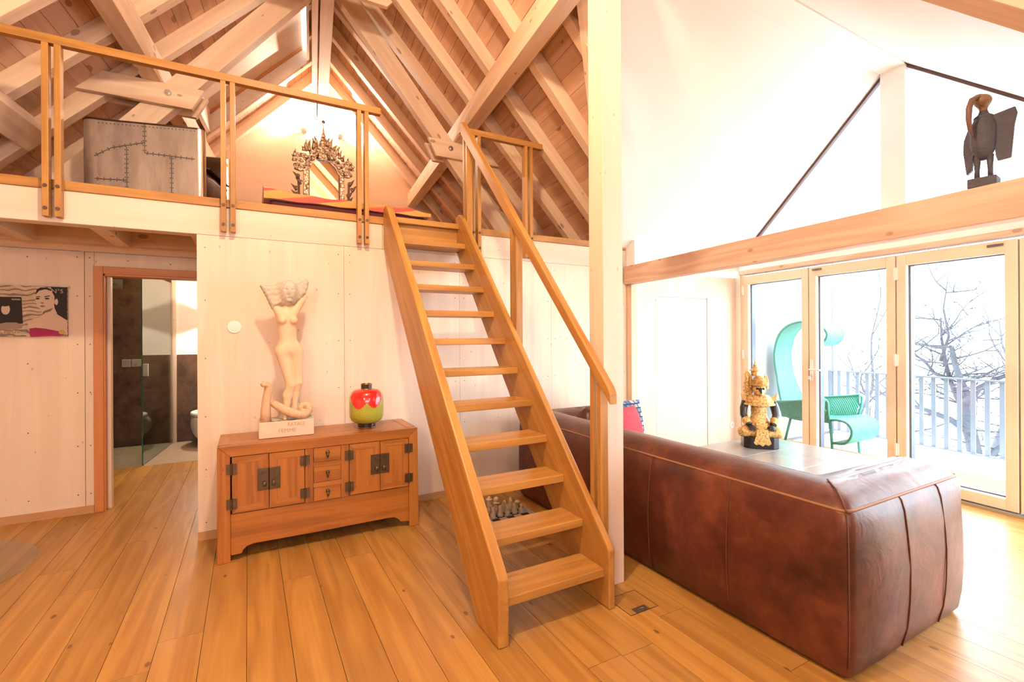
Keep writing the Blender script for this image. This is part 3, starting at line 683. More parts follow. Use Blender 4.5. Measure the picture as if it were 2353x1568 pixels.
def body(X,Y,Z):
    c = lambda a,b,r0,r1: cap_(X,Y,Z,a,b,r0,r1)
    d = ell_(X,Y,Z,(.243,y0,1.60),(.068,.050,.075))                 # rib cage
    d = sm(d, ell_(X,Y,Z,(.247,y0,1.52),(.060,.046,.07)), .03)
    d = sm(d, ell_(X,Y,Z,(.250,y0,1.45),(.056,.042,.06)), .03)       # waist
    d = sm(d, ell_(X,Y,Z,(.258,y0,1.365),(.084,.056,.065)), .035)     # pelvis
    d = sm(d, ell_(X,Y,Z,(.222,y0+.03,1.355),(.045,.045,.05)), .02); d = sm(d, ell_(X,Y,Z,(.300,y0+.03,1.355),(.045,.045,.05)), .02)
    for bx in (.213,.286): d = sm(d, ell_(X,Y,Z,(bx,y0-.044,1.572),(.028,.026,.028)), .012)
    d = sm(d, c((.216,y0,1.345),(.268,y0-.02,1.105),.050,.029), .02)      # her right thigh
    d = sm(d, c((.268,y0-.02,1.105),(.246,y0-.005,1.03),.030,.031), .012)
    d = sm(d, c((.246,y0-.005,1.03),(.238,y0-.01,.915),.030,.019), .015)
    d = sm(d, c((.306,y0,1.345),(.318,y0-.005,1.12),.047,.027), .014)
    d = sm(d, c((.318,y0-.005,1.12),(.300,y0+.02,1.04),.027,.027), .012)
    d = sm(d, c((.300,y0+.02,1.04),(.292,y0+.02,.93),.027,.018), .012)
    d = sm(d, c((.236,y0-.01,.90),(.226,y0-.065,.875),.020,.014), .015); d = sm(d, c((.292,y0+.02,.92),(.296,y0-.03,.885),.018,.014), .015)
    d = sm(d, c((.190,y0,1.635),(.150,y0,1.70),.028,.025), .02); d = sm(d, c((.298,y0,1.640),(.345,y0,1.72),.030,.026), .02)
    d = sm(d, c((.248,y0,1.66),(.25,y0,1.72),.03,.03), .02)
    d = np.maximum(d, -(ell_(X,Y,Z,(.252,y0-.047,1.462),(.004,.01,.005))))
    return d
put('figure', sdf(body, (.08,y0-.10,.86), (.40,y0+.10,1.74), .0055), BODY, sc, smooth=True)
def poly2(X,Z,P):
    d = np.full(X.shape, 1e9); ins = np.zeros(X.shape, bool); n = len(P)
    for i in range(n):
        (ax,az),(bx_,bz) = P[i],P[(i+1)%n]; ex, ez = bx_-ax, bz-az
        t = np.clip(((X-ax)*ex+(Z-az)*ez)/(ex*ex+ez*ez),0,1); d = np.minimum(d, np.hypot(X-ax-t*ex, Z-az-t*ez))
        c = ((az > Z) != (bz > Z)); ins ^= c & (X < ax+(Z-az)*ex/np.where(abs(ez) < 1e-9, 1e-9, ez))
    return np.where(ins, -d, d)
VP = [(.066,1.815),(.078,1.828),(.115,1.822),(.160,1.824),(.195,1.846),(.25,1.858),(.300,1.842),(.318,1.838),(.352,1.872),(.378,1.880),(.396,1.862),(.392,1.820),(.372,1.760),(.335,1.722),(.270,1.672),(.240,1.672),(.195,1.676),(.146,1.642),(.110,1.725),(.080,1.785)]
def veil(X,Y,Z):
    th = .030+.022*np.exp(-((X-.25)/.09)**2)
    d = smx(poly2(X,Z,VP)+.004, np.abs(Y-y0)-th, .035)
    d = sm(d, ell_(X,Y,Z,(.254,y0-.030,1.772),(.058,.062,.082)), .025)            # head under cloth
    d = d + .0013*np.sin(170*Z + 130*np.abs(X-.255) + 4*np.sin(40*X))
    fx, fy = .256, y0-.084
    d = sm(d, ell_(X,Y,Z,(fx,fy,1.770),(.009,.014,.020)), .008)      # nose
    d = sm(d, ell_(X,Y,Z,(fx,fy+.006,1.738),(.017,.010,.006)), .006) # lips
    for ex in (-.024,.024): d = smx(d, -ell_(X,Y,Z,(fx+ex,fy-.004,1.786),(.013,.012,.007)), .006)
    d = sm(d, ell_(X,Y,Z,(fx,fy+.02,1.712),(.020,.018,.012)), .01)
    return d
put('veil', sdf(veil, (.04,y0-.13,1.58), (.44,y0+.10,1.90), .0045), VEIL, sc, smooth=True)
pts = [(.105,y0-.045,.862),(.104,y0-.045,.93),(.108,y0-.045,1.0),(.118,y0-.045,1.06),(.122,y0-.045,1.095),(.112,y0-.055,1.120),(.098,y0-.07,1.126),(.082,y0-.085,1.120)]
put('snake_neck', MB().tube(pts, [.044,.040,.035,.034,.033,.026,.026,.016], 12, squash=.8), SNAKE, sc, smooth=True)
pts = []
for i in range(30):
    t = i/29
    if t < .62:
        q = t/.62; pts.append((.150+.215*q, y0-.03-.055*math.sin(math.pi*q*.9), .985-.085*math.sin(q*math.pi/2)-.01*q))
    else:
        q = (t-.62)/.38; an = -1.2+q*7.2; r = .040*(1-q*.72); pts.append((.352+r*math.cos(an), y0-.045, .935+r*math.sin(an)))
put('snake_coil', MB().tube(pts, [.024+.006*math.sin(math.pi*min(1,i/20)) if i < 20 else .025-.0012*(i-20)*.9 for i in range(30)], 10), SNAKE, sc, smooth=True)
put('plinth_rock', sdf(lambda X,Y,Z: sm(ell_(X,Y,Z,(.262,y0+.01,.875),(.085,.06,.05)), ell_(X,Y,Z,(.300,y0+.03,.93),(.03,.03,.06)), .03)+.003*np.sin(120*X)*np.sin(110*Z), (.15,y0-.08,.85), (.38,y0+.10,1.02), .007), plain('chiselled_rock', (.55,.50,.44), .85, bmp=.6, bscale=50), sc, smooth=True)

# ================================================================== vase
vz = root('vase', (.800,3.79,.7505), label='squat green vase with red petals and black neck on the sideboard', cat='vase')
VM, t_, b_ = nt('green_red_enamel')
tc_ = N(t_, 'ShaderNodeTexCoord'); sp = N(t_, 'ShaderNodeSeparateXYZ'); t_.links.new(tc_.outputs['Object'], sp.inputs[0])
an_ = math_(t_, 'ARCTAN2', sp.outputs[0], math_(t_, 'MULTIPLY', sp.outputs[1], -1))          # 0 at the front
rad_ = math_(t_, 'ADD', math_(t_, 'ABSOLUTE', math_(t_, 'SINE', math_(t_, 'MULTIPLY_ADD', an_, 2.6))), 0); 
env_ = math_(t_, 'COSINE', math_(t_, 'MULTIPLY', math_(t_, 'ADD', an_, .25), .95))
jag = math_(t_, 'MULTIPLY', math_(t_, 'PINGPONG', math_(t_, 'MULTIPLY', an_, 9), .5), .022)
lim = math_(t_, 'SUBTRACT', .272, math_(t_, 'MULTIPLY', math_(t_, 'ADD', math_(t_, 'MULTIPLY', rad_, .5), .5), math_(t_, 'MULTIPLY', env_, .125)))
red = math_(t_, 'GREATER_THAN', math_(t_, 'ADD', sp.outputs[2], jag), lim)
red = math_(t_, 'MULTIPLY', red, math_(t_, 'GREATER_THAN', env_, .42))
# fretwork lines on the green ground
br_ = N(t_, 'ShaderNodeTexBrick'); br_.inputs['Scale'].default_value = 1; br_.inputs['Mortar Size'].default_value = .0011; br_.inputs['Brick Width'].default_value = .022; br_.inputs['Row Height'].default_value = .009
cx_ = N(t_, 'ShaderNodeCombineXYZ'); t_.links.new(math_(t_, 'MULTIPLY', an_, .128), cx_.inputs[0]); t_.links.new(sp.outputs[2], cx_.inputs[1]); t_.links.new(cx_.outputs[0], br_.inputs['Vector'])
grn = mix_(t_, br_.outputs['Fac'], (.36,.36,.03), (.52,.54,.10))
t_.links.new(mix_(t_, red, grn, (.72,.022,.018)), b_.inputs['Base Color']); b_.inputs['Roughness'].default_value = .18; b_.inputs['Coat Weight'].default_value = .6
BLK = plain('black_enamel', (.022,.016,.014), .2, coat=.5); GOLD = plain('gold_rim', (.75,.50,.20), .25, 1.0)
put('body', MB().lathe([(.066,.036),(.090,.042),(.112,.058),(.126,.085),(.129,.12),(.129,.19),(.126,.235),(.114,.270),(.092,.290),(.050,.297)], 40), VM, vz, Matrix.Translation((.800,3.79,.7505)), smooth=True)
put('neck', MB().lathe([(.041,.294),(.041,.336),(.036,.336),(.036,.296)], 28, cap=False), BLK, vz, Matrix.Translation((.800,3.79,.7505)), smooth=False)
put('foot', MB().lathe([(.066,.001),(.068,.036),(.060,.040)], 32), BLK, vz, Matrix.Translation((.800,3.79,.7505)))
for z, r in ((.297,.0425),(.336,.0425),(.003,.067),(.038,.068)):
    put('gold_ring', MB().tube([(r*math.cos(2*math.pi*k/28), r*math.sin(2*math.pi*k/28), z) for k in range(28)], .0018, 6, True), GOLD, vz, Matrix.Translation((.800,3.79,.7505)))

# ---- wall switch, socket, floor box, mat
sw = root('light_switch', (-.089,VB,1.527), label='round white wall switch left of the sculpture', cat='switch')
put('cover', MB().lathe([(.046,0),(.046,.006),(.042,.010)], 32, ax=Matrix.Translation((-.089,VB,1.527)) @ Matrix.Rotation(math.pi/2,4,'X')), WHITE, sw, smooth=False)
put('rocker', MB().lathe([(.030,.009),(.030,.012),(.026,.013)], 28, ax=Matrix.Translation((-.089,VB,1.527)) @ Matrix.Rotation(math.pi/2,4,'X')), plain('rocker_white', (.80,.78,.75), .35), sw)
so = root('wall_socket', (5.52,VB,.275), label='round white wall socket beside the glass doors', cat='socket')
put('cover', MB().lathe([(.042,0),(.042,.006),(.038,.009)], 28, ax=Matrix.Translation((5.52,VB,.275)) @ Matrix.Rotation(math.pi/2,4,'X')), WHITE, so)
put('recess', MB().lathe([(.022,.0085),(.020,.0095)], 24, ax=Matrix.Translation((5.52,VB,.275)) @ Matrix.Rotation(math.pi/2,4,'X')), plain('socket_grey', (.6,.58,.56), .4), so)
fb = root('floor_box', (1.82,1.955,0), label='square wooden floor box with small metal flap set in the floor before the post', cat='floor box')
put('rim', MB().box(1.722,1.915,1.865,1.868,0,.002).box(1.722,1.915,2.045,2.048,0,.002).box(1.722,1.725,1.868,2.045,0,.002).box(1.912,1.915,1.868,2.045,0,.002), DARKM, fb)
along('lid', MB().box(1.725,1.912,1.868,2.045,-.004,.0012), (1.72,1.868,0), (1.72,2.05,0), FLO, fb)
fl = put('flap', MB().box(1.765,1.855,1.869,1.909,.0012,.003), plain('flap_bronze', (.16,.12,.09), .45, .5), fb)
put('finger_ring', MB().tube([(1.79,1.889,.004),(1.81,1.893,.005),(1.83,1.889,.004)], .0025, 6), STEEL, fl)
mt = tag(put('floor_mat', MB().lathe([(.63,.001),(.632,.003),(.63,.005)], 72, c=(-1.86,4.22,0)), glass('mat_glass', (.93,.94,.90))), 'round clear floor mat cut by the left edge of the picture', 'floor mat')
# ================================================================== picture on the bathroom wall
pc = root('canvas_picture', (-1.67,VC-.02,1.468), label='canvas print of a woman in a magenta dress on the wall left of the doorway', cat='picture')
PL, PR, PB, PT, PY = -2.055, -1.286, 1.467, 1.867, VC-.024
cm_, t_, b_ = nt('printed_canvas')
vec_ = coords(t_, rnd=False); n1_ = noise(t_, vec_, 14, 5, .6, 1.5); w_ = N(t_, 'ShaderNodeTexWave', wave_type='RINGS'); w_.inputs['Scale'].default_value = 9; w_.inputs['Distortion'].default_value = 9; w_.inputs['Detail'].default_value = 1.5; t_.links.new(vec_, w_.inputs['Vector'])
c_ = ramp(t_, n1_, [(.3,(.52,.36,.24)), (.7,(.72,.56,.42))]); c_ = mix_(t_, math_(t_,'MULTIPLY',math_(t_,'GREATER_THAN',w_.outputs[1],.80),.75), c_, (.12,.09,.07))
t_.links.new(c_, b_.inputs['Base Color']); b_.inputs['Roughness'].default_value = .7
put('canvas', MB().box(PL,PR,PY,VC-.001,PB,PT), cm_, pc)
def ink(name, col, rough=.7): return plain(name, col, rough)
BK, SK, DK, MG, GY, OC = ink('print_black',(.02,.014,.012)), ink('print_skin',(.66,.50,.38)), ink('print_shade',(.22,.15,.11)), ink('print_magenta',(.36,.015,.11)), ink('print_grey',(.36,.27,.21)), ink('print_ochre',(.60,.38,.14))
# picture pixel coordinates (zoomed crop) -> wall
def pw(x, y): return (PR-(755-x)*(.39/755), PT-(y-877-(x-755)*.037)*(.40/565))
def patch(name, pts, mat, lay): return put(name, MB().prism([pw(*q) for q in pts], PY-.0004*lay, PY-.0004*(lay-1)), mat, pc)
def blob(cx, cy, rx, ry, n=18, a0=0, a1=2*math.pi): return [(cx+rx*math.cos(a0+(a1-a0)*k/(n-1)), cy+ry*math.sin(a0+(a1-a0)*k/(n-1))) for k in range(n)]
patch('print_backdrop', [(560,872),(754,880),(754,1260),(640,1190),(590,1080),(600,960)], BK, 1)
patch('print_side_photo', [(-120,975),(230,985),(245,1280),(-120,1285)], BK, 1)
patch('print_side_dress', [(-90,1285),(60,1262),(170,1265),(245,1300),(230,1335),(-100,1335)], GY, 2)
patch('print_side_face', blob(55,1118,48,58), SK, 2)
patch('print_side_hair', blob(50,1062,50,24), BK, 3)
patch('print_side_sign', [(120,1000),(215,1003),(220,1020),(120,1016)], GY, 2)
patch('print_shoulders', [(285,1258),(440,1210),(470,1175),(600,1150),(640,1190),(754,1260),(754,1400),(700,1390),(500,1345),(320,1340)], SK, 2)
patch('print_neck', [(462,1120),(600,1060),(612,1180),(520,1230),(455,1205)], SK, 3)
patch('print_neck_shade', [(455,1195),(475,1150),(590,1110),(560,1150),(500,1165)], DK, 4)
patch('print_hair', [(388,960),(400,905),(440,880),(520,880),(610,920),(660,985),(640,1020),(600,1000),(560,930),(470,925)], BK, 3)
patch('print_face', [(383,1010),(390,960),(430,915),(500,900),(570,920),(605,980),(606,1060),(575,1115),(520,1140),(460,1135),(415,1100),(392,1055)], SK, 4)
patch('print_ear', blob(627,1045,20,36), SK, 4)
patch('print_brow', [(392,982),(440,978),(440,988),(395,990)], BK, 5); patch('print_brow', [(488,980),(550,970),(556,980),(490,990)], BK, 5)
patch('print_eye', blob(412,1005,24,9), BK, 5); patch('print_eye', blob(520,1006,28,9), BK, 5)
patch('print_nose', [(446,1045),(480,1050),(478,1062),(448,1058)], DK, 5)
patch('print_lips', [(430,1090),(462,1080),(505,1090),(465,1104)], DK, 5)
patch('print_dress', [(318,1338),(380,1330),(500,1345),(620,1372),(708,1395),(706,1432),(330,1432),(318,1405)], MG, 3)
patch('print_flower', blob(690,1390,38,26), OC, 4)
LT = ink('print_letter', (.55,.46,.40)); LD = ink('print_letter_dark', (.30,.23,.19))
q = pw(640,945); text('N°5', .045, (q[0],PY-.0022,q[1]), RX, LT, pc, 'lettering', .0003)
q = pw(135,1385); text('CHANEL', .042, (q[0],PY-.0022,q[1]), RX, LD, pc, 'lettering', .0003)

# ================================================================== bathroom fittings
sg = root('shower_screen', Hp(-1.794,7.4,0), label='frameless glass shower screen in the bathroom', cat='shower screen')
put('glass', MB().hbox(-1.799,-1.789,6.77,8.07,.002,2.2), glass('shower_glass', (.86,.92,.89), 1.62), sg)
put('green_edge', MB().hbox(-1.7995,-1.7885,6.765,6.7695,.002,2.2), plain('glass_edge', (.02,.14,.10), .2), sg)
CH = plain('chrome', (.72,.70,.68), .15, 1.0)
shd = root('rain_shower', (-1.62,8.05,2.15), label='flat chrome shower head on its wall plate in the bathroom', cat='shower head')
put('wall_plate', MB().box(-1.59,-1.46,VG-.042,VG-.031,2.10,2.23), plain('steel_plate', (.30,.27,.24), .35, .6), shd)
put('spout', MB().box(-1.66,-1.50,VG-.30,VG-.04,2.155,2.165).box(-1.70,-1.54,VG-.36,VG-.28,2.150,2.166), CH, shd)
shc = root('shower_control', (-1.36,8.05,1.06), label='grey two-part control plate on the stone wall of the shower', cat='control')
for a, b in ((-1.475,-1.375),(-1.373,-1.255)): put('plate', MB().box(a,b,VG-.046,VG-.031,1.06,1.165), plain('grey_plate', (.34,.29,.25), .4), shc, bev=.008)
shb = tag(put('soap_dispenser', MB().box(-1.245,-1.185,VG-.07,VG-.031,.93,1.10), WHITE, bev=.006), 'slim white dispenser on the stone wall beside the control plate', 'dispenser')
wc = root('toilet', (-.50,7.78,.06), label='white wall-hung toilet seen at the edge of the partition', cat='toilet')
def bowl(X,Y,Z):
    d = ell_(X,Y,Z,(-.50,7.74,.30),(.185,.30,.26)); d = np.maximum(d, Z-.395); d = np.maximum(d, Y-8.065); return sm(d, cap_(X,Y,Z,(-.50,7.9,.28),(-.50,8.05,.28),.13,.15), .05)
put('bowl', sdf(bowl, (-.75,7.38,.0), (-.25,8.08,.45), .016), WHITE, wc, smooth=True)
put('seat_lid', MB().lathe([(1,0),(1.0,.03),(.96,.045)], 28, ax=Matrix.Translation((-.50,7.76,.402)) @ Matrix.Diagonal((.19,.29,1,1))), WHITE, wc, smooth=False)
sn = root('wall_sconce', (-.42,8.06,1.72), label='up-and-down wall light in the bathroom hidden behind the partition', cat='lamp')
put('body', MB().box(-.47,-.37,8.02,8.098,1.66,1.78), plain('sconce_white', (.9,.9,.88), .5), sn)
light('sconce_up', 'SPOT', (-.42,8.0,1.80), 60, (1,.85,.66), .03, aim=(-.42,8.06,2.6), spot=math.radians(150), blend=.3)
light('sconce_down', 'SPOT', (-.42,8.0,1.64), 60, (1,.85,.66), .03, aim=(-.42,8.06,.8), spot=math.radians(150), blend=.3)
light('bath_ceiling_light', 'POINT', (-.35,6.9,2.2), 26, (1,.80,.58), .06)

# ================================================================== chess set on the floor under the stair
cb = root('chess_board', (1.79,3.28,0), label='chess board lying on the floor under the stair', cat='chess board')
CBF = plain('board_frame', (.50,.44,.40), .5); CBD = plain('board_dark', (.03,.022,.022), .35); CBL = plain('board_light', (.62,.55,.44), .5)
q = .0655; bx, by = 1.462, 3.035
put('frame', MB().box(bx-.06,bx+8*q+.06,by-.06,by+8*q+.06,.001,.008), CBF, cb)
for i in range(8):
    for j in range(8):
        put('square', MB().box(bx+q*i,bx+q*(i+1),by+q*j,by+q*(j+1),.008,.0095), CBD if (i+j) % 2 else CBL, cb)
CHM = plain('ivory_resin', (.62,.50,.33), .6, var=.12, vscale=60)
def bust(h, kind, rot):
    r = .022
    def fn(X,Y,Z):
        d = cap_(X,Y,Z,(0,0,.006),(0,0,.012),.024,.024)
        if kind == 'pawn':
            d = sm(d, ell_(X,Y,Z,(0,0,.022),(.022,.020,.02)), .008); d = sm(d, ell_(X,Y,Z,(0,-.003,h-.022),(.016,.018,.022)), .006)
            d = sm(d, ell_(X,Y,Z,(0,-.021,h-.024),(.004,.006,.005)), .004); d = sm(d, ell_(X,Y,Z,(0,-.014,h-.038),(.010,.008,.009)), .005)
        elif kind == 'king':
            d = sm(d, ell_(X,Y,Z,(0,0,.035),(.023,.02,.03)), .008); d = sm(d, ell_(X,Y,Z,(0,0,h*.52),(.017,.018,.022)), .006)
            d = sm(d, ell_(X,Y,Z,(0,-.019,h*.5),(.006,.012,.007)), .004)
            d = sm(d, cap_(X,Y,Z,(0,0,h*.62),(0,0,h*.80),.017,.021), .004); d = sm(d, ell_(X,Y,Z,(0,0,h*.84),(.027,.027,.006)), .004); d = sm(d, ell_(X,Y,Z,(0,0,h*.93),(.014,.014,.014)), .004)
        elif kind == 'queen':
            d = sm(d, ell_(X,Y,Z,(0,0,.03),(.024,.022,.03)), .008); d = sm(d, ell_(X,Y,Z,(0,0,h*.48),(.022,.020,.014)), .006); d = sm(d, ell_(X,Y,Z,(0,0,h*.62),(.028,.026,.010)), .006)
            d = sm(d, ell_(X,Y,Z,(0,-.002,h*.84),(.016,.017,.021)), .006); d = sm(d, ell_(X,Y,Z,(0,.008,h*.80),(.022,.014,.022)), .006)
        elif kind == 'knight':
            d = sm(d, cap_(X,Y,Z,(0,.004,.02),(0,.0,h*.6),.020,.014), .008); d = sm(d, cap_(X,Y,Z,(0,.002,h*.6),(0,-.012,h*.86),.013,.012), .006); d = sm(d, cap_(X,Y,Z,(0,-.012,h*.86),(0,-.026,h*.78),.010,.007), .005)
        elif kind == 'bishop':
            d = sm(d, cap_(X,Y,Z,(0,0,.02),(0,0,h*.55),.021,.014), .008); d = sm(d, ell_(X,Y,Z,(0,-.002,h*.70),(.014,.015,.016)), .006); d = sm(d, cap_(X,Y,Z,(0,.002,h*.80),(0,.004,h*.97),.012,.003), .005); d = sm(d, ell_(X,Y,Z,(0,-.017,h*.69),(.004,.006,.005)), .004)
        elif kind == 'rook':
            d = sm(d, cap_(X,Y,Z,(0,0,.02),(0,0,h*.6),.020,.017), .006); d = sm(d, ell_(X,Y,Z,(0,0,h*.72),(.026,.026,.012)), .004); d = sm(d, cap_(X,Y,Z,(0,0,h*.8),(0,0,h*.98),.006,.001), .004)
        else:
            d = sm(d, ell_(X,Y,Z,(0,0,.035),(.022,.02,.03)), .008); d = sm(d, ell_(X,Y,Z,(0,0,h*.70),(.017,.018,.022)), .008); d = sm(d, ell_(X,Y,Z,(0,.008,h*.62),(.022,.014,.032)), .006); d = sm(d, ell_(X,Y,Z,(0,-.018,h*.69),(.004,.006,.005)), .004)
        return np.maximum(d, -Z)
    return sdf(fn, (-.035,-.04,-.005), (.035,.04,h+.008), .0034)
pw_me = bust(.070,'pawn',0).mesh('pawn', True); pw_me.materials.append(CHM)
def piece(name, me, i, j, rz, label):
    o = bpy.data.objects.new(name, me); link(o, None, Matrix.Translation((bx+q*(i+.5), by+q*(j+.5), .0096)) @ Matrix.Rotation(rz,4,'Z')); return tag(o, label, 'chess piece', 'chess pieces under the stair')
ordn = ['leftmost', 'second', 'third', 'fourth', 'fifth', 'rightmost']
for n, i in enumerate(range(2, 8)):
    piece('chess_pawn', pw_me, i, 5, .5-.12*n, 'ivory pawn with a bearded head in the front row, %s of the six' % ordn[n] if n in (0,5) else 'ivory pawn with a bearded head in the front row, %s from the left' % ordn[n])
for n, (i, kind, h, lab) in enumerate([(2,'bishop2',.112,'ivory chess figure with long hair, leftmost in the back row'),(3,'king',.150,'tall ivory chess king with broad ringed hat in the back row'),(4,'queen',.138,'ivory chess queen with wide collar in the back row'),(5,'knight',.105,'ivory chess figure with lowered arched head in the back row'),(6,'bishop',.118,'ivory chess figure with pointed cap in the back row'),(7,'rook',.085,'ivory chess piece with domed lid and spike, rightmost in the back row')]):
    me = bust(h, kind, 0).mesh(kind, True); me.materials.append(CHM); piece('chess_piece', me, i, 6, .5-.1*n, lab)

# ================================================================== leather sofa
LEA, t_, b_ = nt('brown_leather')
vec_ = coords(t_, rnd=False); n1_ = noise(t_, vec_, 2.2, 4, .6, .6); n2_ = noise(t_, vec_, 11, 5, .7)
f_ = math_(t_, 'ADD', math_(t_,'MULTIPLY',n1_,.7), math_(t_,'MULTIPLY',n2_,.35))
t_.links.new(ramp(t_, f_, [(.36,(.042,.010,.006)), (.52,(.105,.026,.014)), (.70,(.20,.058,.030))]), b_.inputs['Base Color'])
b_.inputs['Roughness'].default_value = .36; b_.inputs['Specular IOR Level'].default_value = .5
bump(t_, b_, math_(t_,'ADD',math_(t_,'MULTIPLY',noise(t_, vec_, 6, 3, .6, 1.2),1.0), math_(t_,'MULTIPLY',noise(t_, vec_, 180, 2, .5),.06)), .14, .02)
PIPE = plain('tan_piping', (.30,.13,.06), .55)
def offs(poly, d):
    n = len(poly); out = []
    for i in range(n):
        a, b, c = Vector(poly[i-1]), Vector(poly[i]), Vector(poly[(i+1)%n])
        d0 = (b-a).normalized(); d1 = (c-b).normalized(); n0 = Vector((-d0.y,d0.x)); n1 = Vector((-d1.y,d1.x))
        out.append(b+(n0+n1)/(1+n0.dot(n1))*d)
    return out
def puffy(poly, rows, seg=.07, seed=1, jit=.004, rad=.05, arc=4):
    """poly: ccw footprint; rows: [(inset, z, bulge)]; corners rounded, faces swelling"""
    n = len(poly); r = np.random.default_rng(seed); rings = []
    cnt = [max(2, int((Vector(poly[(i+1)%n])-Vector(poly[i])).length/seg)) for i in range(n)]
    for ins, z, bg_ in rows:
        Q = offs(poly, ins); ring = []; A = []
        for i in range(n):
            a, b, c = Q[i-1], Q[i], Q[(i+1)%n]; d0 = (a-b); d1 = (c-b)
            rr = min(rad, .45*d0.length, .45*d1.length); A.append((b+d0.normalized()*rr, b, b+d1.normalized()*rr))
        for i in range(n):
            p0, b, p1 = A[i]
            for k in range(arc+1):
                t = k/arc; q = p0*(1-t)**2+b*2*t*(1-t)+p1*t**2; ring.append((q.x,q.y,z))
            e = A[(i+1)%n][0]; d = (e-p1); nn = Vector((d.y,-d.x)).normalized()
            for k in range(1, cnt[i]):
                t = k/cnt[i]; q = p1.lerp(e, t)+nn*(bg_*min(1, 6.4*t*(1-t))); ring.append((q.x,q.y,z))
        rings.append(ring)
    m = len(rings[0]); mb = MB(); vs = [v for ring in rings for v in ring]
    J = r.normal(0, jit, (len(rings), m, 3))
    for _ in range(2): J = (J+np.roll(J,1,1)+np.roll(J,-1,1))/2.2
    J = J.reshape(-1,3)
    mb.add([tuple(np.array(v)+j) for v, j in zip(vs, J)], [(a*m+k, a*m+(k+1)%m, (a+1)*m+(k+1)%m, (a+1)*m+k) for a in range(len(rings)-1) for k in range(m)])
    from mathutils.geometry import tessellate_polygon
    tri = tessellate_polygon([[Vector((x,y,0)) for x,y,z in rings[-1]]])
    mb.f += [tuple((len(rings)-1)*m+k for k in t_) for t_ in tri] + [tuple(reversed(t_)) for t_ in tessellate_polygon([[Vector((x,y,0)) for x,y,z in rings[0]]])]
    return mb, rings
def rounded(poly, r): return poly
sf = root('sofa', (2.75,2.4,0), label='large low brown leather corner sofa with tan piping, seen from behind', cat='sofa')
X0, X1, Y0, Y1 = 2.150, 3.275, 1.045, 3.80
up_poly = [(X0,Y0),(X1,Y0),(X1,Y0+.36),(X0+.36,Y0+.36),(X0+.36,Y1-.36),(X1-.06,Y1-.36),(X1-.06,Y1),(X0,Y1)]
rows = [(.030,.004,0),(.010,.03,.004),(.0,.12,.015),(-.004,.25,.022),(-.004,.40,.024),(.0,.55,.018),(.003,.65,.010),(.010,.695,.004),(.018,.708,.0),(.045,.735,-.002),(.085,.760,-.004),(.125,.774,-.004),(.160,.779,-.004)]
mb, rings = puffy(rounded(up_poly,.05), rows, .06, seed=3, jit=.0012)
bd = put('back_and_arms', mb, LEA, sf, smooth=True)
put('piping', MB().tube([(x,y,z+.002) for x,y,z in rings[8]], .0065, 6, True), PIPE, sf, smooth=True)
SEAM = plain('seam_brown', (.13,.045,.025), .5)
def seam(pts, r=.003): put('seam', MB().tube(pts, r, 5), SEAM, sf, smooth=True)
for v in (1.602,2.145,2.70,3.25): seam([(X0-b_2-.0015, v, z) for z, b_2 in ((.03,-.006),(.12,.015),(.19,.022),(.25,.026),(.33,.028),(.40,.028),(.48,.024),(.55,.018),(.60,.013),(.65,.007),(.695,-.006),(.708,-.018))])
for u in (2.60,2.97): seam([(u, Y0-b_2-.0015, z) for z, b_2 in ((.03,-.006),(.12,.015),(.19,.022),(.25,.026),(.33,.028),(.40,.028),(.48,.024),(.55,.018),(.60,.013),(.65,.007),(.695,-.006),(.708,-.018))])
seam([(X0+.0125+i_,Y0+.0125+i_,z) for z, i_ in ((.06,.005),(.12,-.002),(.25,-.005),(.40,-.005),(.55,-.002),(.65,.001),(.70,.009))])
seam([(X0+.022,Y0+.022,.712),(X0+.06,Y0+.06,.745),(X0+.11,Y0+.11,.772),(X0+.18,Y0+.18,.783)], .004)
for (a, b, c, d) in ((X0+.37,X1-.02,Y0+.37,2.42),(X0+.37,X1-.02,2.43,Y1-.37)):
    mb, _ = puffy(rounded([(a,c),(b,c),(b,d),(a,d)],.06), [(.03,.10,0),(.0,.14,.005),(-.0,.30,.012),(.01,.36,.008),(.04,.40,0),(.10,.425,0),(.18,.435,0)], .08, seed=5)
    put('seat_cushion', mb, LEA, sf, smooth=True)
mb, _ = puffy(rounded([(2.50,3.22),(2.80,3.22),(2.80,3.44),(2.50,3.44)],.06), [(.03,.42,0),(.0,.50,.01),(.0,.70,.012),(.02,.79,.006),(.05,.815,0),(.09,.82,0)], .05, seed=9, jit=.006)
put('back_cushion', mb, LEA, sf, smooth=True)

def pillow(name, c, size, rot, mat, label, extra=None):
    n = 14; mb = MB(); top = []; bot = []
    r = root(name, c, label=label, cat='cushion'); M = Matrix.Translation(Vector(c)) @ rot
    G = lambda s: [[(size[0]*(i/n-.5), s*size[2]*.5*(max(0,(1-(2*i/n-1)**2)*(1-(2*j/n-1)**2)))**.45, size[1]*(j/n-.5)) for j in range(n+1)] for i in range(n+1)]
    mb.sheet(G(1)); mb.sheet(G(-1))
    put('cover', mb, mat, r, M, smooth=True)
    return r
pillow('cushion', (2.90,3.15,.62), (.40,.40,.15), Matrix.Rotation(math.radians(20),4,'Z') @ Matrix.Rotation(math.radians(-14),4,'X'), plain('red_cloth', (.62,.035,.05), .8, var=.1, vscale=30), 'plain red cushion leaning on the sofa back by the post')
PT_, t_, b_ = nt('patterned_cloth')
tc_ = coords(t_, rnd=False); bk = N(t_, 'ShaderNodeTexBrick'); bk.inputs['Scale'].default_value = 1; bk.inputs['Brick Width'].default_value = .055; bk.inputs['Row Height'].default_value = .042; bk.inputs['Mortar Size'].default_value = .006
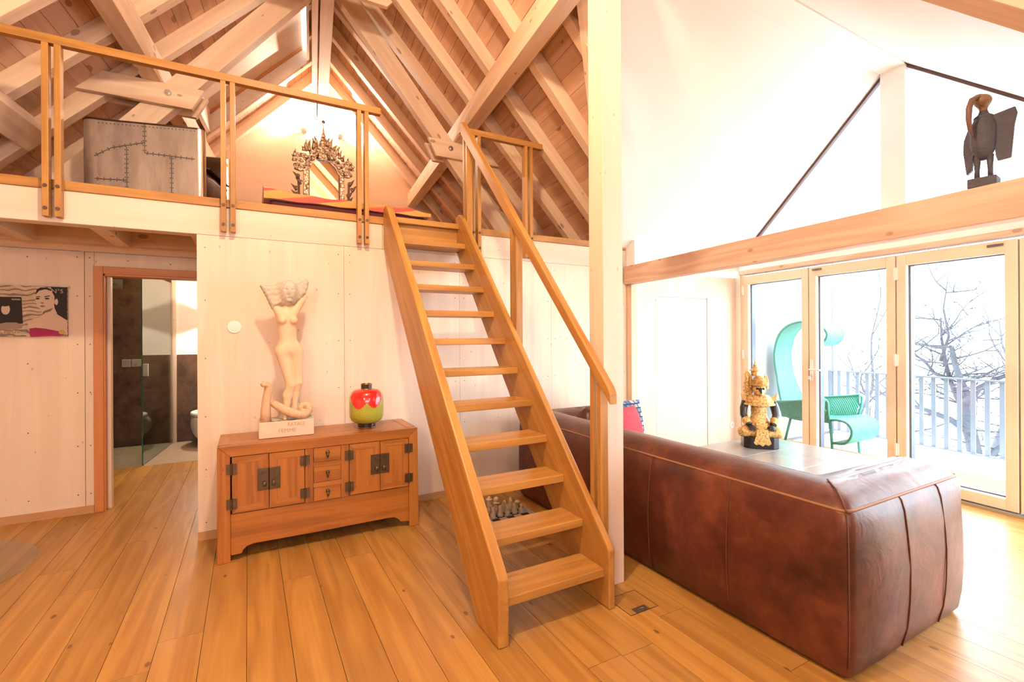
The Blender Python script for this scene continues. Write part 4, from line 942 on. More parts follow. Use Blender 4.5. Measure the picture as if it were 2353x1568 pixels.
bk.inputs['Color1'].default_value = (.75,.70,.66,1); bk.inputs['Color2'].default_value = (.05,.22,.55,1); bk.inputs['Mortar'].default_value = (.015,.015,.025,1)
mp_ = N(t_, 'ShaderNodeMapping'); mp_.inputs['Rotation'].default_value = (math.pi/2,0,0); t_.links.new(tc_, mp_.inputs[0]); t_.links.new(mp_.outputs[0], bk.inputs['Vector'])
wv = N(t_, 'ShaderNodeTexWave', bands_direction='X'); wv.inputs['Scale'].default_value = 30; wv.inputs['Distortion'].default_value = .5; t_.links.new(mp_.outputs[0], wv.inputs['Vector'])
t_.links.new(mix_(t_, math_(t_,'MULTIPLY',math_(t_,'GREATER_THAN',wv.outputs[1],.5),.85), bk.outputs[0], (.02,.02,.03)), b_.inputs['Base Color']); b_.inputs['Roughness'].default_value = .85
pillow('cushion', (3.04,3.33,.645), (.42,.40,.13), Matrix.Rotation(math.radians(6),4,'Z') @ Matrix.Rotation(math.radians(-10),4,'X'), PT_, 'black, white and blue patterned cushion behind the red one')

# ================================================================== coffee table and seated figure
ct = root('coffee_table', (4.26,2.4,0), label='low dark table with grey stone top in front of the glass doors', cat='table')
TOPM = plain('grey_stone_top', (.30,.28,.27), .22, var=.2, vscale=7); LEG = plain('dark_table', (.13,.10,.085), .5)
for i in range(2):
    for j in range(3):
        a, b = 3.78+.49*i, 3.78+.49*(i+1)-.002; c, d = 1.75+.47*j, 1.75+.47*(j+1)-.002
        put('top_slab', MB().box(a,b,c,d,.355,.38), TOPM, ct, bev=.002)
put('top_frame', MB().box(3.785,4.755,1.755,3.155,.315,.355), LEG, ct)
for a, c in ((3.80,1.77),(4.66,1.77),(3.80,3.06),(4.66,3.06)): put('leg', MB().box(a,a+.08,c,c+.08,0,.315), LEG, ct)

bs = root('seated_statue', (4.29,2.87,.381), label='gilded seated figure with crowned bird-beaked face and black arms on the low table', cat='statue')
MS = Matrix.Translation((4.29,2.87,.381)) @ Matrix.Rotation(math.radians(-46),4,'Z')
GLD, t_, b_ = nt('worn_gilding')
vec_ = coords(t_, rnd=False); n_ = noise(t_, vec_, 60, 4, .7)
t_.links.new(ramp(t_, n_, [(.34,(.26,.12,.04)), (.48,(.62,.36,.11)), (.66,(.88,.60,.27))]), b_.inputs['Base Color']); b_.inputs['Roughness'].default_value = .42; b_.inputs['Metallic'].default_value = .35; bump(t_, b_, n_, .5, .01)
LAC = plain('black_lacquer', (.022,.018,.018), .32, var=.3, vscale=20)
put('base', MB().prism([(-.15,-.09),(-.10,-.135),(.10,-.135),(.15,-.09),(.15,.09),(.10,.13),(-.10,.13),(-.15,.09)], 0, .105, lambda a,b,h:(a,b,h)), LAC, bs, MS, bev=.006)
def torso(X,Y,Z):
    d = ell_(X,Y,Z,(0,.02,.34),(.072,.055,.12)); d = sm(d, ell_(X,Y,Z,(0,.02,.22),(.10,.08,.07)), .04); d = sm(d, ell_(X,Y,Z,(0,.02,.43),(.105,.06,.045)), .03)
    for s in (-1,1):
        d = sm(d, cap_(X,Y,Z,(s*.05,.02,.16),(s*.140,-.06,.148),.062,.055), .03); d = sm(d, cap_(X,Y,Z,(s*.140,-.06,.142),(0,-.085,.135),.052,.045), .02)
    d = sm(d, cap_(X,Y,Z,(0,.02,.45),(0,.015,.50),.045,.04), .02)
    return np.maximum(d, .10-Z)
put('robe', sdf(torso, (-.2,-.16,.09), (.2,.12,.53), .008), GLD, bs, MS, smooth=True)
for k, (r_, z_) in enumerate(((.112,.455),(.128,.43),(.14,.405))):
    put('collar', MB().lathe([(r_*.72,z_+.035),(r_,z_+.004),(r_*1.0,z_-.008),(r_*.7,z_+.02)], 24, ax=Matrix.Diagonal((1,.72,1,1))), GLD, bs, MS, smooth=False)
for s in (-1,1):
    put('arm', MB().tube([(s*.115,.02,.425),(s*.135,.01,.36),(s*.140,-.01,.30),(s*.115,-.05,.235),(s*.095,-.085,.215)], [.036,.036,.032,.028,.024], 10), LAC, bs, MS, smooth=True)
    put('cuff', MB().tube([(s*.128,-.03,.262),(s*.106,-.068,.222)], [.040,.033], 12), GLD, bs, MS, smooth=False)
    put('shoulder_wing', MB().prism([(0,0),(.05,.035),(.065,.10),(.03,.075),(-.01,.05)], -.012, .012, lambda a,b,h:(s*(.095+a), .01+h, .405+b)), GLD, bs, MS, bev=.004)
    hd = sdf(lambda X,Y,Z: sm(ell_(X,Y,Z,(s*.085,-.105,.203),(.026,.028,.016)), sm(sm(cap_(X,Y,Z,(s*.070,-.12,.20),(s*.062,-.155,.178),.0075,.006), cap_(X,Y,Z,(s*.082,-.122,.20),(s*.077,-.160,.177),.0075,.006), .001), sm(cap_(X,Y,Z,(s*.094,-.122,.20),(s*.092,-.158,.178),.0075,.006), sm(cap_(X,Y,Z,(s*.105,-.115,.20),(s*.106,-.148,.18),.007,.0055), cap_(X,Y,Z,(s*.066,-.095,.20),(s*.052,-.118,.19),.008,.006), .001), .001), .001), .01), (min(s*.03,s*.125),-.175,.16), (max(s*.03,s*.125),-.06,.23), .0045)
    put('hand', hd, LAC, bs, MS, smooth=True)
put('apron_flap', MB().prism([(-.045,.185),(.045,.185),(.055,.12),(.075,.055),(.05,.035),(.025,.045),(0,.025),(-.025,.045),(-.05,.035),(-.075,.055),(-.055,.12)], -.150, -.138, lambda a,b,h:(a,h,b)), GLD, bs, MS, bev=.003)
put('belt_plate', MB().prism([(-.05,.24),(.05,.24),(.045,.19),(0,.17),(-.045,.19)], -.115, -.100, lambda a,b,h:(a,h,b)), GLD, bs, MS, bev=.003)
def headf(X,Y,Z):
    d = ell_(X,Y,Z,(0,-.005,.545),(.058,.065,.062)); d = sm(d, cap_(X,Y,Z,(0,-.06,.54),(0,-.105,.515),.024,.008), .012); d = sm(d, ell_(X,Y,Z,(0,-.055,.505),(.030,.028,.018)), .01)
    for s in (-1,1): d = smx(d, -ell_(X,Y,Z,(s*.026,-.062,.556),(.014,.014,.010)), .006)
    return d
put('head', sdf(headf, (-.08,-.13,.47), (.08,.08,.62), .005), GLD, bs, MS, smooth=True)
put('beak', sdf(lambda X,Y,Z: cap_(X,Y,Z,(0,-.068,.546),(0,-.113,.520),.020,.007), (-.03,-.13,.50), (.03,-.04,.58), .005), LAC, bs, MS, smooth=True)
for s in (-1,1): put('eye', MB().ellip((s*.026,-.058,.556), (.014,.008,.009), 10, 7), LAC, bs, MS, smooth=True)
put('crown', MB().lathe([(.082,.585),(.085,.597),(.070,.600),(.075,.615),(.058,.620),(.064,.634),(.048,.640),(.052,.653),(.034,.660),(.034,.675)], 20), GLD, bs, MS)
put('crown_figure', MB().lathe([(.030,.67),(.032,.695),(.026,.715),(.055,.722),(.055,.730),(.030,.738),(.022,.752),(.027,.757),(.014,.768),(.017,.775),(.007,.795),(.002,.84)], 14, c=(-.03,.02,0)), GLD, bs, MS)
for a_, b_z in ((-.09,.60),(-.10,.68),(-.065,.63),(.055,.64),(.07,.62)):
    put('crown_flame', MB().tube([(a_,.03,b_z-.07),(a_*1.08,.03,b_z),(a_*1.05,.03,b_z+.055)], [.020,.015,.002], 8), GLD, bs, MS)
put('back_plume', MB().prism([(-.12,.42),(-.06,.42),(-.04,.56),(-.05,.66),(-.09,.72),(-.115,.66),(-.135,.55)], .035, .06, lambda a,b,h:(a,h,b)), GLD, bs, MS, bev=.006)
# ================================================================== wooden bird on the tie beam
bd_ = root('wooden_bird', Hp(3.285,1.0,2.2155), label='dark carved wooden bird with long beak and square wings on the tie beam', cat='statue')
BW = plain('glare_tinted_dark_wood', (.070,.064,.085), .6, var=.35, vscale=30, bmp=.5, bscale=70)  # cool violet cast of the window glare mixed into the wood colour
BH = plain('brown_carved_head', (.24,.13,.07), .5, var=.35, vscale=40)
MBd = Matrix.Translation(Vector(Hp(3.285,1.0,2.2155))) @ Matrix.Rotation(math.radians(-83.8),4,'Z')     # local -y faces into the room
# local: x to the picture right (towards the camera end of the beam), y away
put('base', MB().box(-.056,.056,-.050,.050,0,.050), BW, bd_, MBd, bev=.004)
for s in (-1,1): put('leg', MB().tube([(s*.026,0,.048),(s*.025,0,.10),(s*.024,0,.17)], [.012,.011,.016], 8), BW, bd_, MBd, smooth=True)
def birdb(X,Y,Z):
    d = ell_(X,Y,Z,(0,.0,.25),(.052,.045,.105)); d = sm(d, ell_(X,Y,Z,(0,0,.32),(.045,.040,.055)), .03); d = sm(d, cap_(X,Y,Z,(0,0,.35),(0,0,.40),.030,.018), .02)
    return sm(d, ell_(X,Y,Z,(0,-.005,.372),(.040,.036,.012)), .006)
put('body', sdf(birdb, (-.09,-.08,.11), (.09,.08,.43), .006), BW, bd_, MBd, smooth=True)
put('wing', MB().prism([(.035,.372),(.115,.392),(.122,.36),(.112,.30),(.100,.135),(.052,.128),(.045,.16),(.04,.25)], -.012, .012, lambda a,b,h:(a,h+.25*(a-.03),b)), BW, bd_, MBd, bev=.004)
put('wing', MB().prism([(-.035,.35),(-.062,.335),(-.085,.28),(-.088,.22),(-.072,.09),(-.045,.105),(-.035,.2)], -.02, .015, lambda a,b,h:(a,h-.9*(a+.03),b)), BW, bd_, MBd, bev=.004)
def birdh(X,Y,Z):
    d = ell_(X,Y,Z,(.0,-.01,.455),(.036,.045,.034)); d = sm(d, cap_(X,Y,Z,(0,0,.40),(0,-.005,.44),.016,.020), .012); d = sm(d, ell_(X,Y,Z,(-.018,.0,.485),(.026,.034,.014)), .008)
    return d
put('head', sdf(birdh, (-.06,-.08,.385), (.06,.06,.52), .005), BH, bd_, MBd, smooth=True)
put('beak', MB().tube([(-.012,-.045,.470),(-.028,-.080,.455),(-.036,-.098,.41),(-.038,-.098,.35),(-.036,-.088,.30),(-.028,-.065,.262)], [.012,.014,.014,.012,.009,.003], 10), plain('brown_beak', (.17,.085,.055), .45, var=.3, vscale=30), bd_, MBd, smooth=True)

# ================================================================== green woven chair on the balcony
gc = root('garden_armchair', (6.45,3.4,-.068), label='turquoise woven garden armchair with tall curled back on the balcony', cat='armchair')
GRM, t_, b_ = nt('turquoise_weave')
sx_ = N(t_, 'ShaderNodeSeparateXYZ'); t_.links.new(N(t_, 'ShaderNodeTexCoord').outputs['Object'], sx_.inputs[0])
wv_ = math_(t_, 'SINE', math_(t_, 'MULTIPLY', math_(t_, 'ADD', sx_.outputs[0], math_(t_,'MULTIPLY',math_(t_,'ABSOLUTE',sx_.outputs[1]),.6)), 420))
t_.links.new(mix_(t_, math_(t_,'MULTIPLY_ADD',wv_,.5), (.02,.24,.17), (.06,.42,.31)), b_.inputs['Base Color']); b_.inputs['Roughness'].default_value = .5; bump(t_, b_, wv_, .6, .006)
GRT = plain('turquoise_tube', (.03,.27,.19), .4)
def spline(pts, n):
    P = [np.array(q, float) for q in pts]; P = [2*P[0]-P[1]]+P+[2*P[-1]-P[-2]]; out = []
    for i in range(1, len(P)-2):
        for k in range(n):
            t = k/n; a, b, c, d = P[i-1:i+3]
            out.append(.5*((2*b)+(-a+c)*t+(2*a-5*b+4*c-d)*t*t+(-a+3*b-3*c+d)*t**3))
    out.append(P[-2]); return out
pr = spline([(3.17,.14),(3.05,.155),(2.985,.22),(2.96,.32),(3.01,.40),(3.12,.425),(3.25,.40),(3.45,.37),(3.65,.37),(3.76,.41),(3.83,.56),(3.905,.79),(3.955,1.02),(3.962,1.23),(3.905,1.44),(3.785,1.565),(3.61,1.615),(3.45,1.60),(3.34,1.535),(3.29,1.44),(3.345,1.345),(3.45,1.31)], 5)
def wid(i):
    z = pr[i][1]; f = i/len(pr)
    return .30 if f < .42 else .30-.12*min(1,(f-.42)/.12)
def ribbon(off):
    G = []
    for i, q in enumerate(pr):
        a = pr[max(i-1,0)]; b = pr[min(i+1,len(pr)-1)]; t = b-a; n_ = np.array((-t[1],t[0])); n_ = n_/np.linalg.norm(n_)
        w_ = wid(i); G.append([(6.45+w_*x, q[0]+n_[0]*off, q[1]+n_[1]*off) for x in np.linspace(-1,1,7)])
    return G
g1, g2 = ribbon(.012), ribbon(-.012); mb = MB().sheet(g1).sheet(g2); 
for e in (0,-1): mb.sheet([[r[e] for r in g1],[r[e] for r in g2]])
put('seat_and_back', mb, GRM, gc, smooth=True)
for s in (-1,1): put('edge_tube', MB().tube([(6.45+s*wid(i), q[0], q[1]) for i, q in enumerate(pr)], .017, 7), GRT, gc, smooth=True)
for s in (-1,1):
    x = 6.45+s*.30
    G = [[(x+s*.10*(j/6)**1.5, 3.80-.60*t, .37+(.20+.10*t)*(j/6)) for j in range(7)] for t in np.linspace(0,1,9)]
    put('arm_panel', MB().sheet(G), GRM, gc, smooth=True)
    put('arm_roll', MB().tube([(x+s*.10,3.80,.57),(x+s*.10,3.6,.60),(x+s*.10,3.35,.64),(x+s*.10,3.21,.672),(x+s*.10,3.175,.64),(x+s*.08,3.18,.52),(x+s*.03,3.20,.40)], .016, 8), GRT, gc, smooth=True)
    put('arm_curl', MB().tube([(x+s*(.10+.035*math.sin(a)), 3.20, .60+.07*math.cos(a)) for a in np.linspace(0,2*math.pi,14)], .012, 6), GRT, gc, smooth=True)
    put('leg', MB().tube([(x,3.20,.40),(x,3.165,-.066)], .016, 8), GRT, gc, smooth=True)
    put('leg', MB().tube([(x*1.0-s*.04,3.70,.37),(x-s*.06,3.82,-.066)], .016, 8), GRT, gc, smooth=True)

# ================================================================== loft: carved mirror
mr = root('carved_mirror', (.77,5.75,2.4555), label='gilded carved mirror with spired crown standing on the loft', cat='mirror')
MM = Matrix.Translation((.755,5.75,2.4555))
GM, t_, b_ = nt('carved_gilt')
vec_ = coords(t_, rnd=False); vo = N(t_, 'ShaderNodeTexVoronoi'); vo.inputs['Scale'].default_value = 38; t_.links.new(vec_, vo.inputs['Vector'])
t_.links.new(ramp(t_, vo.outputs['Distance'], [(.0,(.95,.76,.56)), (.5,(.66,.44,.28)), (.8,(.16,.08,.05))]), b_.inputs['Base Color']); b_.inputs['Roughness'].default_value = .35; b_.inputs['Metallic'].default_value = .45; bump(t_, b_, vo.outputs['Distance'], .6, .008)
GM2 = plain('carved_dark', (.24,.13,.08), .55, .2, var=.4, vscale=50)
RED = plain('red_fillet', (.22,.035,.02), .5); MIR = plain('mirror_silver', (.85,.83,.80), .02, 1.0)
sc_ = .000703
def ml(x, y): return ((x-541)*sc_, 1.45-(y-(x-541)*.157-130)*sc_)
def mpoly(name, pts, y0_, y1_, mat, bev=.004): return put(name, MB().prism([ml(*q) for q in pts], y0_, y1_), mat, mr, MM, bev=bev)
zb_ = 130+1.45/sc_-4
glz = [(325,zb_-34),(775,zb_+36),(775,1010),(735,920),(690,850),(640,760),(620,700),(560,680),(470,680),(430,720),(420,790),(380,830),(345,870),(325,950)]
mpoly('mirror_glass', glz, .008, .012, MIR, None)
for a, b in ((240,318),(785,855)):
    mpoly('pillar', [(a,zb_+(a-541)*.157),(b,zb_+(b-541)*.157),(b,950 if a < 500 else 1060),(a,950 if a < 500 else 1060)], -.022, .03, GM)
for a, b in ((318,330),(770,785)):
    mpoly('red_fillet', [(a,zb_+(a-541)*.157),(b,zb_+(b-541)*.157),(b,940 if a < 500 else 1020),(a,940 if a < 500 else 1020)], -.014, .02, RED, None)
mpoly('bottom_rail', [(240,zb_-47-60),(855,zb_+49-60),(855,zb_+49),(240,zb_-47)], -.02, .03, GM)
# arch band: centre line and rosettes
ctr = [(120,880),(200,915),(285,890),(325,830),(310,770),(370,745),(410,690),(460,630),(545,625),(630,655),(680,720),(700,795),(755,850),(790,920),(830,985),(900,1030),(960,1010)]
band = spline([ml(*q) for q in ctr], 4); up_b = []; lo_b = []
for i, q in enumerate(band):
    t = band[min(i+1,len(band)-1)]-band[max(i-1,0)]; n_ = np.array((-t[1],t[0]))/np.linalg.norm(t); up_b.append(q+n_*.030); lo_b.append(q-n_*.030)
for i in range(len(band)-1):
    if i % 8 == 0: mb = MB()
    mb.prism([lo_b[i],lo_b[i+1],up_b[i+1],up_b[i]], -.032, .012)
    if i % 8 == 7 or i == len(band)-2: put('arch_segment', mb, GM, mr, MM)
for x, y in [(125,880),(165,885),(235,895),(290,865),(318,815),(318,760),(388,750),(412,690),(462,630),(545,630),(630,655),(680,720),(700,798),(755,850),(770,905),(810,970),(858,1010),(925,1020)]:
    c = ml(x,y); put('rosette', MB().tube([(c[0]+.019*math.cos(a), -.038, c[1]+.019*math.sin(a)) for a in np.linspace(0,2*math.pi,13)[:-1]], .0075, 6, True).ellip((c[0],-.037,c[1]), (.006,.006,.006), 6, 5), GM, mr, MM, smooth=True)
# scrolls, flames, crown
for s, cx, cy in ((-1,180,790),(1,905,920)):
    for k, (dx, dy, r) in enumerate(((-90*1,-20,34),(0,30,46),(60,-10,34),(-60,-60,36),(20,-70,30))):
        c = ml(cx+s*-1*dx*(-1), cy+dy); sp_ = [(c[0]+r*sc_*(1-a/9)*math.cos(a*s), -.03, c[1]+r*sc_*(1-a/9)*math.sin(a)) for a in np.linspace(0,8,18)]
        put('scroll', MB().tube(sp_, [.015-.0005*i for i in range(18)], 6), GM, mr, MM, smooth=True)
def flame(x0, y0_, x1, y1_, w_=30, mat=GM):
    a, b = ml(x0,y0_), ml(x1,y1_); m_ = ((a[0]+b[0])/2+.010*(1 if x1 < x0 else -1), (a[1]+b[1])/2)
    put('flame', MB().tube([(a[0],-.012,a[1]),(m_[0],-.016,m_[1]),(b[0],-.012,b[1])], [w_*sc_,w_*sc_*.75,.0015], 7), mat, mr, MM, smooth=True)
for f_2 in ((130,760,130,600),(100,800,75,690),(200,740,215,660),(285,640,288,455),(245,640,215,560),(330,640,340,455),(390,620,375,420),(430,580,400,380),(360,690,300,600),(640,600,680,430),(690,640,745,540),(740,700,790,560),(780,760,820,620),(830,800,860,700),(915,860,920,740),(960,900,970,830),(985,960,1000,900),(720,720,650,560),(600,560,640,400)): flame(*f_2)
put('crown_tier', MB().lathe([(.072,.80),(.078,.83),(.066,.835),(.070,.86),(.058,.87),(.066,.90),(.070,.92),(.064,.935),(.055,.94),(.050,.97),(.040,.985),(.044,1.0),(.030,1.02),(.034,1.035),(.022,1.055),(.025,1.07),(.013,1.10),(.015,1.11),(.006,1.15),(.006,1.19)], 16, ax=Matrix.Translation((0,0,.155)) @ Matrix.Diagonal((1,.5,1.04,1))), GM, mr, MM)
put('finial', MB().ellip((0,0,1.425), (.020,.012,.022), 10, 7), GM, mr, MM, smooth=True)
for sx in (-1,1):
    x0, yt = (130,970) if sx < 0 else (970,1110)
    for k in range(9):
        yy = yt+60+k*95; c = ml(x0+40*math.sin(k*1.9)+(-30 if sx > 0 else 30), yy); d = ml(x0+40*math.sin(k*1.9)+sx*45, yy-70)
        put('leaf', MB().tube([(c[0],.0,c[1]-.03),(c[0]+.01*sx,-.012,c[1]),(d[0],-.004,d[1])], [.010,.020,.002], 6).tube([(c[0]+.018*math.cos(a),-.012,c[1]+.018*math.sin(a)) for a in np.linspace(0,5.5,9)], .006, 5), GM2, mr, MM, smooth=True)
    c0, c1 = ml(x0+(-40 if sx > 0 else 40), yt+60), ml(x0+(-60 if sx > 0 else 60), zb_+(x0-541)*.157)
    put('wing_stem', MB().tube([(c0[0],.004,c0[1]),(c1[0],.004,c1[1])], .014, 6), GM2, mr, MM)

# ---- floor mattress with striped cover on the loft
MT, t_, b_ = nt('striped_cover')
sx_ = N(t_, 'ShaderNodeSeparateXYZ'); t_.links.new(coords(t_, rnd=False), sx_.inputs[0])
ph = math_(t_, 'ADD', math_(t_, 'MULTIPLY', sx_.outputs[1], 11), math_(t_, 'ADD', math_(t_,'MULTIPLY',sx_.outputs[2],8), math_(t_, 'MULTIPLY', sx_.outputs[0], -1.6)))
t_.links.new(ramp(t_, math_(t_, 'FRACT', ph), [(.0,(.55,.05,.035)), (.42,(.62,.09,.05)), (.48,(.58,.27,.045)), (.95,(.62,.30,.06))]), b_.inputs['Base Color']); b_.inputs['Roughness'].default_value = .6; b_.inputs['Sheen Weight'].default_value = .3
ma = root('floor_mattress', (.78,4.45,2.4555), label='orange and red striped mattress lying along the loft edge', cat='mattress')
mb, _ = puffy(rounded([(.15,4.15),(1.42,4.15),(1.42,4.75),(.15,4.75)],.05), [(.02,2.456,0),(.0,2.47,0),(.0,2.51,.006),(.012,2.525,.0)], .06, seed=4, jit=.003)
put('mattress_core', mb, plain('maroon_cloth', (.085,.008,.010), .8), ma, smooth=True)
G = [[(.11+1.34*i/24, 4.125+.65*j/10, 2.570+.045*math.sin(math.pi*(j+.6)/11)+.06*math.exp(-((i/24)/.16)**2)*math.sin(math.pi*(j+1.5)/13)-.02*max(0,(i-20)/4)+.005*math.sin(i*1.3+j)) for j in range(11)] for i in range(25)]
G2 = [[(x,y,2.522-.004*(1 if 2 < j < 8 else 0)+.004*math.sin(i*1.1)) for j, (x,y,z) in enumerate(r)] for i, r in enumerate(G)]
mb = MB().sheet(G).sheet(G2); mb.sheet([[r[0] for r in G],[r[0] for r in G2]]); mb.sheet([[r[-1] for r in G],[r[-1] for r in G2]]); mb.sheet([G[0],G2[0]]); mb.sheet([G[-1],G2[-1]])
put('striped_cover', mb, MT, ma, smooth=True)

# ---- riveted metal armchair on the loft
av = root('aviator_armchair', (-.613,4.946,2.4555), math.radians(-15), label='riveted aluminium tub armchair with brown leather seat on the loft', cat='armchair')
MA = Matrix.Translation((-.613,4.946,2.4555)) @ Matrix.Rotation(math.radians(-15),4,'Z')
ALM, t_, b_ = nt('brushed_aluminium')
n_ = noise(t_, coords(t_, (3,3,.8), False), 3.0, 4, .6); t_.links.new(ramp(t_, n_, [(.3,(.40,.35,.315)), (.7,(.62,.56,.51))]), b_.inputs['Base Color']); b_.inputs['Metallic'].default_value = .7; b_.inputs['Roughness'].default_value = .42; bump(t_, b_, n_, .15, .02)
BRL = plain('brown_seat_leather', (.10,.048,.022), .45, var=.3, vscale=12)
def plan(off):      # U-shaped plan from near front, round the back, to far front
    r = .13-off; hx, hy = .38, .37-off; bx_ = -.43+off; pts = [(hx,-hy),(hx-.25,-hy),(bx_+r+.06,-hy)]
    for a in np.linspace(-math.pi/2,-math.pi,8): pts.append((bx_+r+r*math.cos(a), -hy+r+r*math.sin(a)))
    for a in np.linspace(math.pi,math.pi/2,8): pts.append((bx_+r+r*math.cos(a), hy-r+r*math.sin(a)))
    return pts+[(hx-.25,hy),(hx,hy)]
def htop(i, n): return .640+.022*math.sin(math.pi*i/(n-1))
po, pi_ = plan(0), plan(.085); n_p = len(po)
for name, pp, mt_ in (('outer_shell', po, ALM), ('inner_lining', pi_, BRL)):
    put(name, MB().sheet([[(x,y,z*htop(i,n_p)+.03*(1-z)) for z in np.linspace(0,1,5)] for i, (x,y) in enumerate(pp)]), mt_, av, MA, smooth=True)
put('top_pad', MB().sheet([[(x0+(x1-x0)*t, y0_+(y1-y0_)*t, htop(i,n_p)+.020*math.sin(math.pi*t)) for t in np.linspace(0,1,6)] for i, ((x0,y0_),(x1,y1)) in enumerate(zip(po,pi_))]), BRL, av, MA, smooth=True)
put('welt', MB().tube([(x,y,htop(i,n_p)+.002) for i, (x,y) in enumerate(po)], .007, 6), plain('dark_welt', (.05,.02,.012), .5), av, MA, smooth=True)
for s in (-1,1):
    G = [[(.38+.042*math.sin(a), s*(.3275+.0425*math.cos(a)), z) for z in np.linspace(.03,.642,6)] for a in np.linspace(0,math.pi,8)]
    put('front_cap', MB().sheet(G), plain('polished_aluminium', (.72,.68,.64), .18, 1.0), av, MA, smooth=True)
yn = -.3725
SEAMD = plain('seam_dark', (.10,.07,.055), .6, .3)
sm_l = [[(.02,.64),(.02,.42),(.36,.40)],[(-.10,.45),(-.10,.03)],[(.20,.41),(.20,.03)],[(-.31,.37),(-.20,.44),(.02,.50)],[(-.31,.20),(-.10,.20)]]
mb = MB(); rv = MB()
for ln in sm_l:
    mb.tube([(x,yn,z) for x,z in ln], .0022, 5)
    for (a, b), (c, d) in zip(ln, ln[1:]):
        L = math.hypot(c-a,d-b); k = max(1,int(L/.035))
        for j in range(k):
            t = (j+.5)/k; nx, nz = (d-b)/L, -(c-a)/L
            for s in (-.009,.009): rv.disc((a+(c-a)*t+nx*s, yn, b+(d-b)*t+nz*s), .0035, (0,-1,0), .003, 6)
for j in range(26): rv.disc((-.28+.64*j/25, yn, .622), .0035, (0,-1,0), .003, 6)
put('plate_seams', mb, SEAMD, av, MA); o = put('rivets', rv, SEAMD, av, MA); o['kind'] = 'stuff'
mb, _ = puffy(rounded([(-.24,-.27),(.40,-.27),(.40,.27),(-.24,.27)],.06), [(.02,.06,0),(0,.10,0),(0,.30,.01),(.02,.36,0),(.06,.385,0),(.12,.395,0)], .06, seed=6, jit=.002)
put('seat_cushion', mb, BRL, av, MA, smooth=True)
put('seat_ribs', MB().sheet([[(.02+.40*t, -.24+.48*j/48, .398+.012*abs(math.sin(j*math.pi/4))-.10*max(0,t-.55)**1.5) for t in np.linspace(0,1,8)] for j in range(49)]), BRL, av, MA, smooth=True)
mb, _ = puffy(rounded([(-.30,-.25),(-.12,-.25),(-.12,.25),(-.30,.25)],.05), [(.01,.38,0),(0,.45,.005),(0,.62,.01),(.03,.70,0),(.07,.725,0)], .05, seed=8, jit=.002)
put('back_cushion', mb, BRL, av, MA, smooth=True)

# ---- gable wall lamps
for i, (u, z, lab) in enumerate(((.783,4.66,'left of the two round white uplights on the gable wall'),(1.285,4.68,'right of the two round white uplights on the gable wall'))):
    lp = root('wall_lamp', (u,VG,z), label=lab, cat='lamp', group='gable uplights')
    put('shade', MB().lathe([(.012,-.055),(.045,-.045),(.065,-.02),(.072,.01),(.066,.01),(.058,-.018),(.040,-.038),(.010,-.045)], 20, c=(u,VG-.085,z), cap=False), plain('lamp_white', (.85,.83,.80), .5), lp, smooth=True)
    put('bracket', MB().tube([(u,VG-.002,z-.03),(u,VG-.085,z-.04)], .012, 8), WHITE, lp)
    light('wall_lamp_light', 'POINT', (u,VG-.10,z+.035), 140, (1,.86,.70), .025)

# ---- pendant over the room (its light is set at the top of the script)
pdn = root('pendant_lamp', (.32,1.35,4.1), label='small open pendant lamp hanging from the ridge above the picture', cat='lamp')
put('cable', MB().tube([(.32,1.35,4.14),(.32,1.35,4.89)], .004, 6), BLACK, pdn)
put('lamp_cap', MB().lathe([(.02,.15),(.03,.10),(.03,.09)], 16, c=(.32,1.35,4.02)), STEEL, pdn)

# ================================================================== outdoors
SNOW = plain('pale_ground', (.74,.76,.80), .9, var=.1, vscale=.4)
struct('ground_outside', MB().sheet([[(8.5+3.0*i, -30+3.2*j, -3.2-.05*i+.25*math.sin(i*1.7+j)) for j in range(24)] for i in range(16)]), SNOW)
BARK = plain('grey_bark', (.045,.05,.062), .9, var=.4, vscale=14, bmp=.6, bscale=20)
def tree(base, h, seed, label, lean=(0,0), spread=.75, r0=.13, kids=3):
    r = random.Random(seed); t = root('bare_tree', base, label=label, cat='tree', group='bare trees outside')
    trunk = MB(); br_m = MB()
    def grow(p, d, rad, L, depth):
        pts = [p]; q = p.copy(); dd = d.copy(); n = 5 if depth < 3 else 4
        for k in range(n):
            dd = (dd+Vector((r.gauss(0,.17),r.gauss(0,.17),r.gauss(0,.12)+.03))).normalized(); q = q+dd*(L/n); pts.append(q.copy())
        e = rad*.60
        (trunk if depth < 2 else br_m).tube(pts, [rad+(e-rad)*k/n for k in range(n+1)], 8 if depth < 2 else (5 if depth < 4 else 3))
        if depth >= 6: return
        for k in range(kids+(1 if depth == 0 else 0)-(1 if depth > 3 else 0)):
            a = r.uniform(0,2*math.pi); nd = (dd*.7+Vector((math.cos(a)*spread,math.sin(a)*spread,r.uniform(-.30,.45)))).normalized()
            s = pts[-1] if k == 0 else pts[r.randint(max(1,n-3),n)]
            grow(s, nd, max(.004, e*r.uniform(.55,.85)), L*r.uniform(.60,.84), depth+1)
    grow(Vector(base), Vector((lean[0],lean[1],1)).normalized(), r0, h*.42, 0)
    put('trunk', trunk, BARK, t, smooth=True); o = put('branches', br_m, BARK, t, smooth=True); o['kind'] = 'stuff'
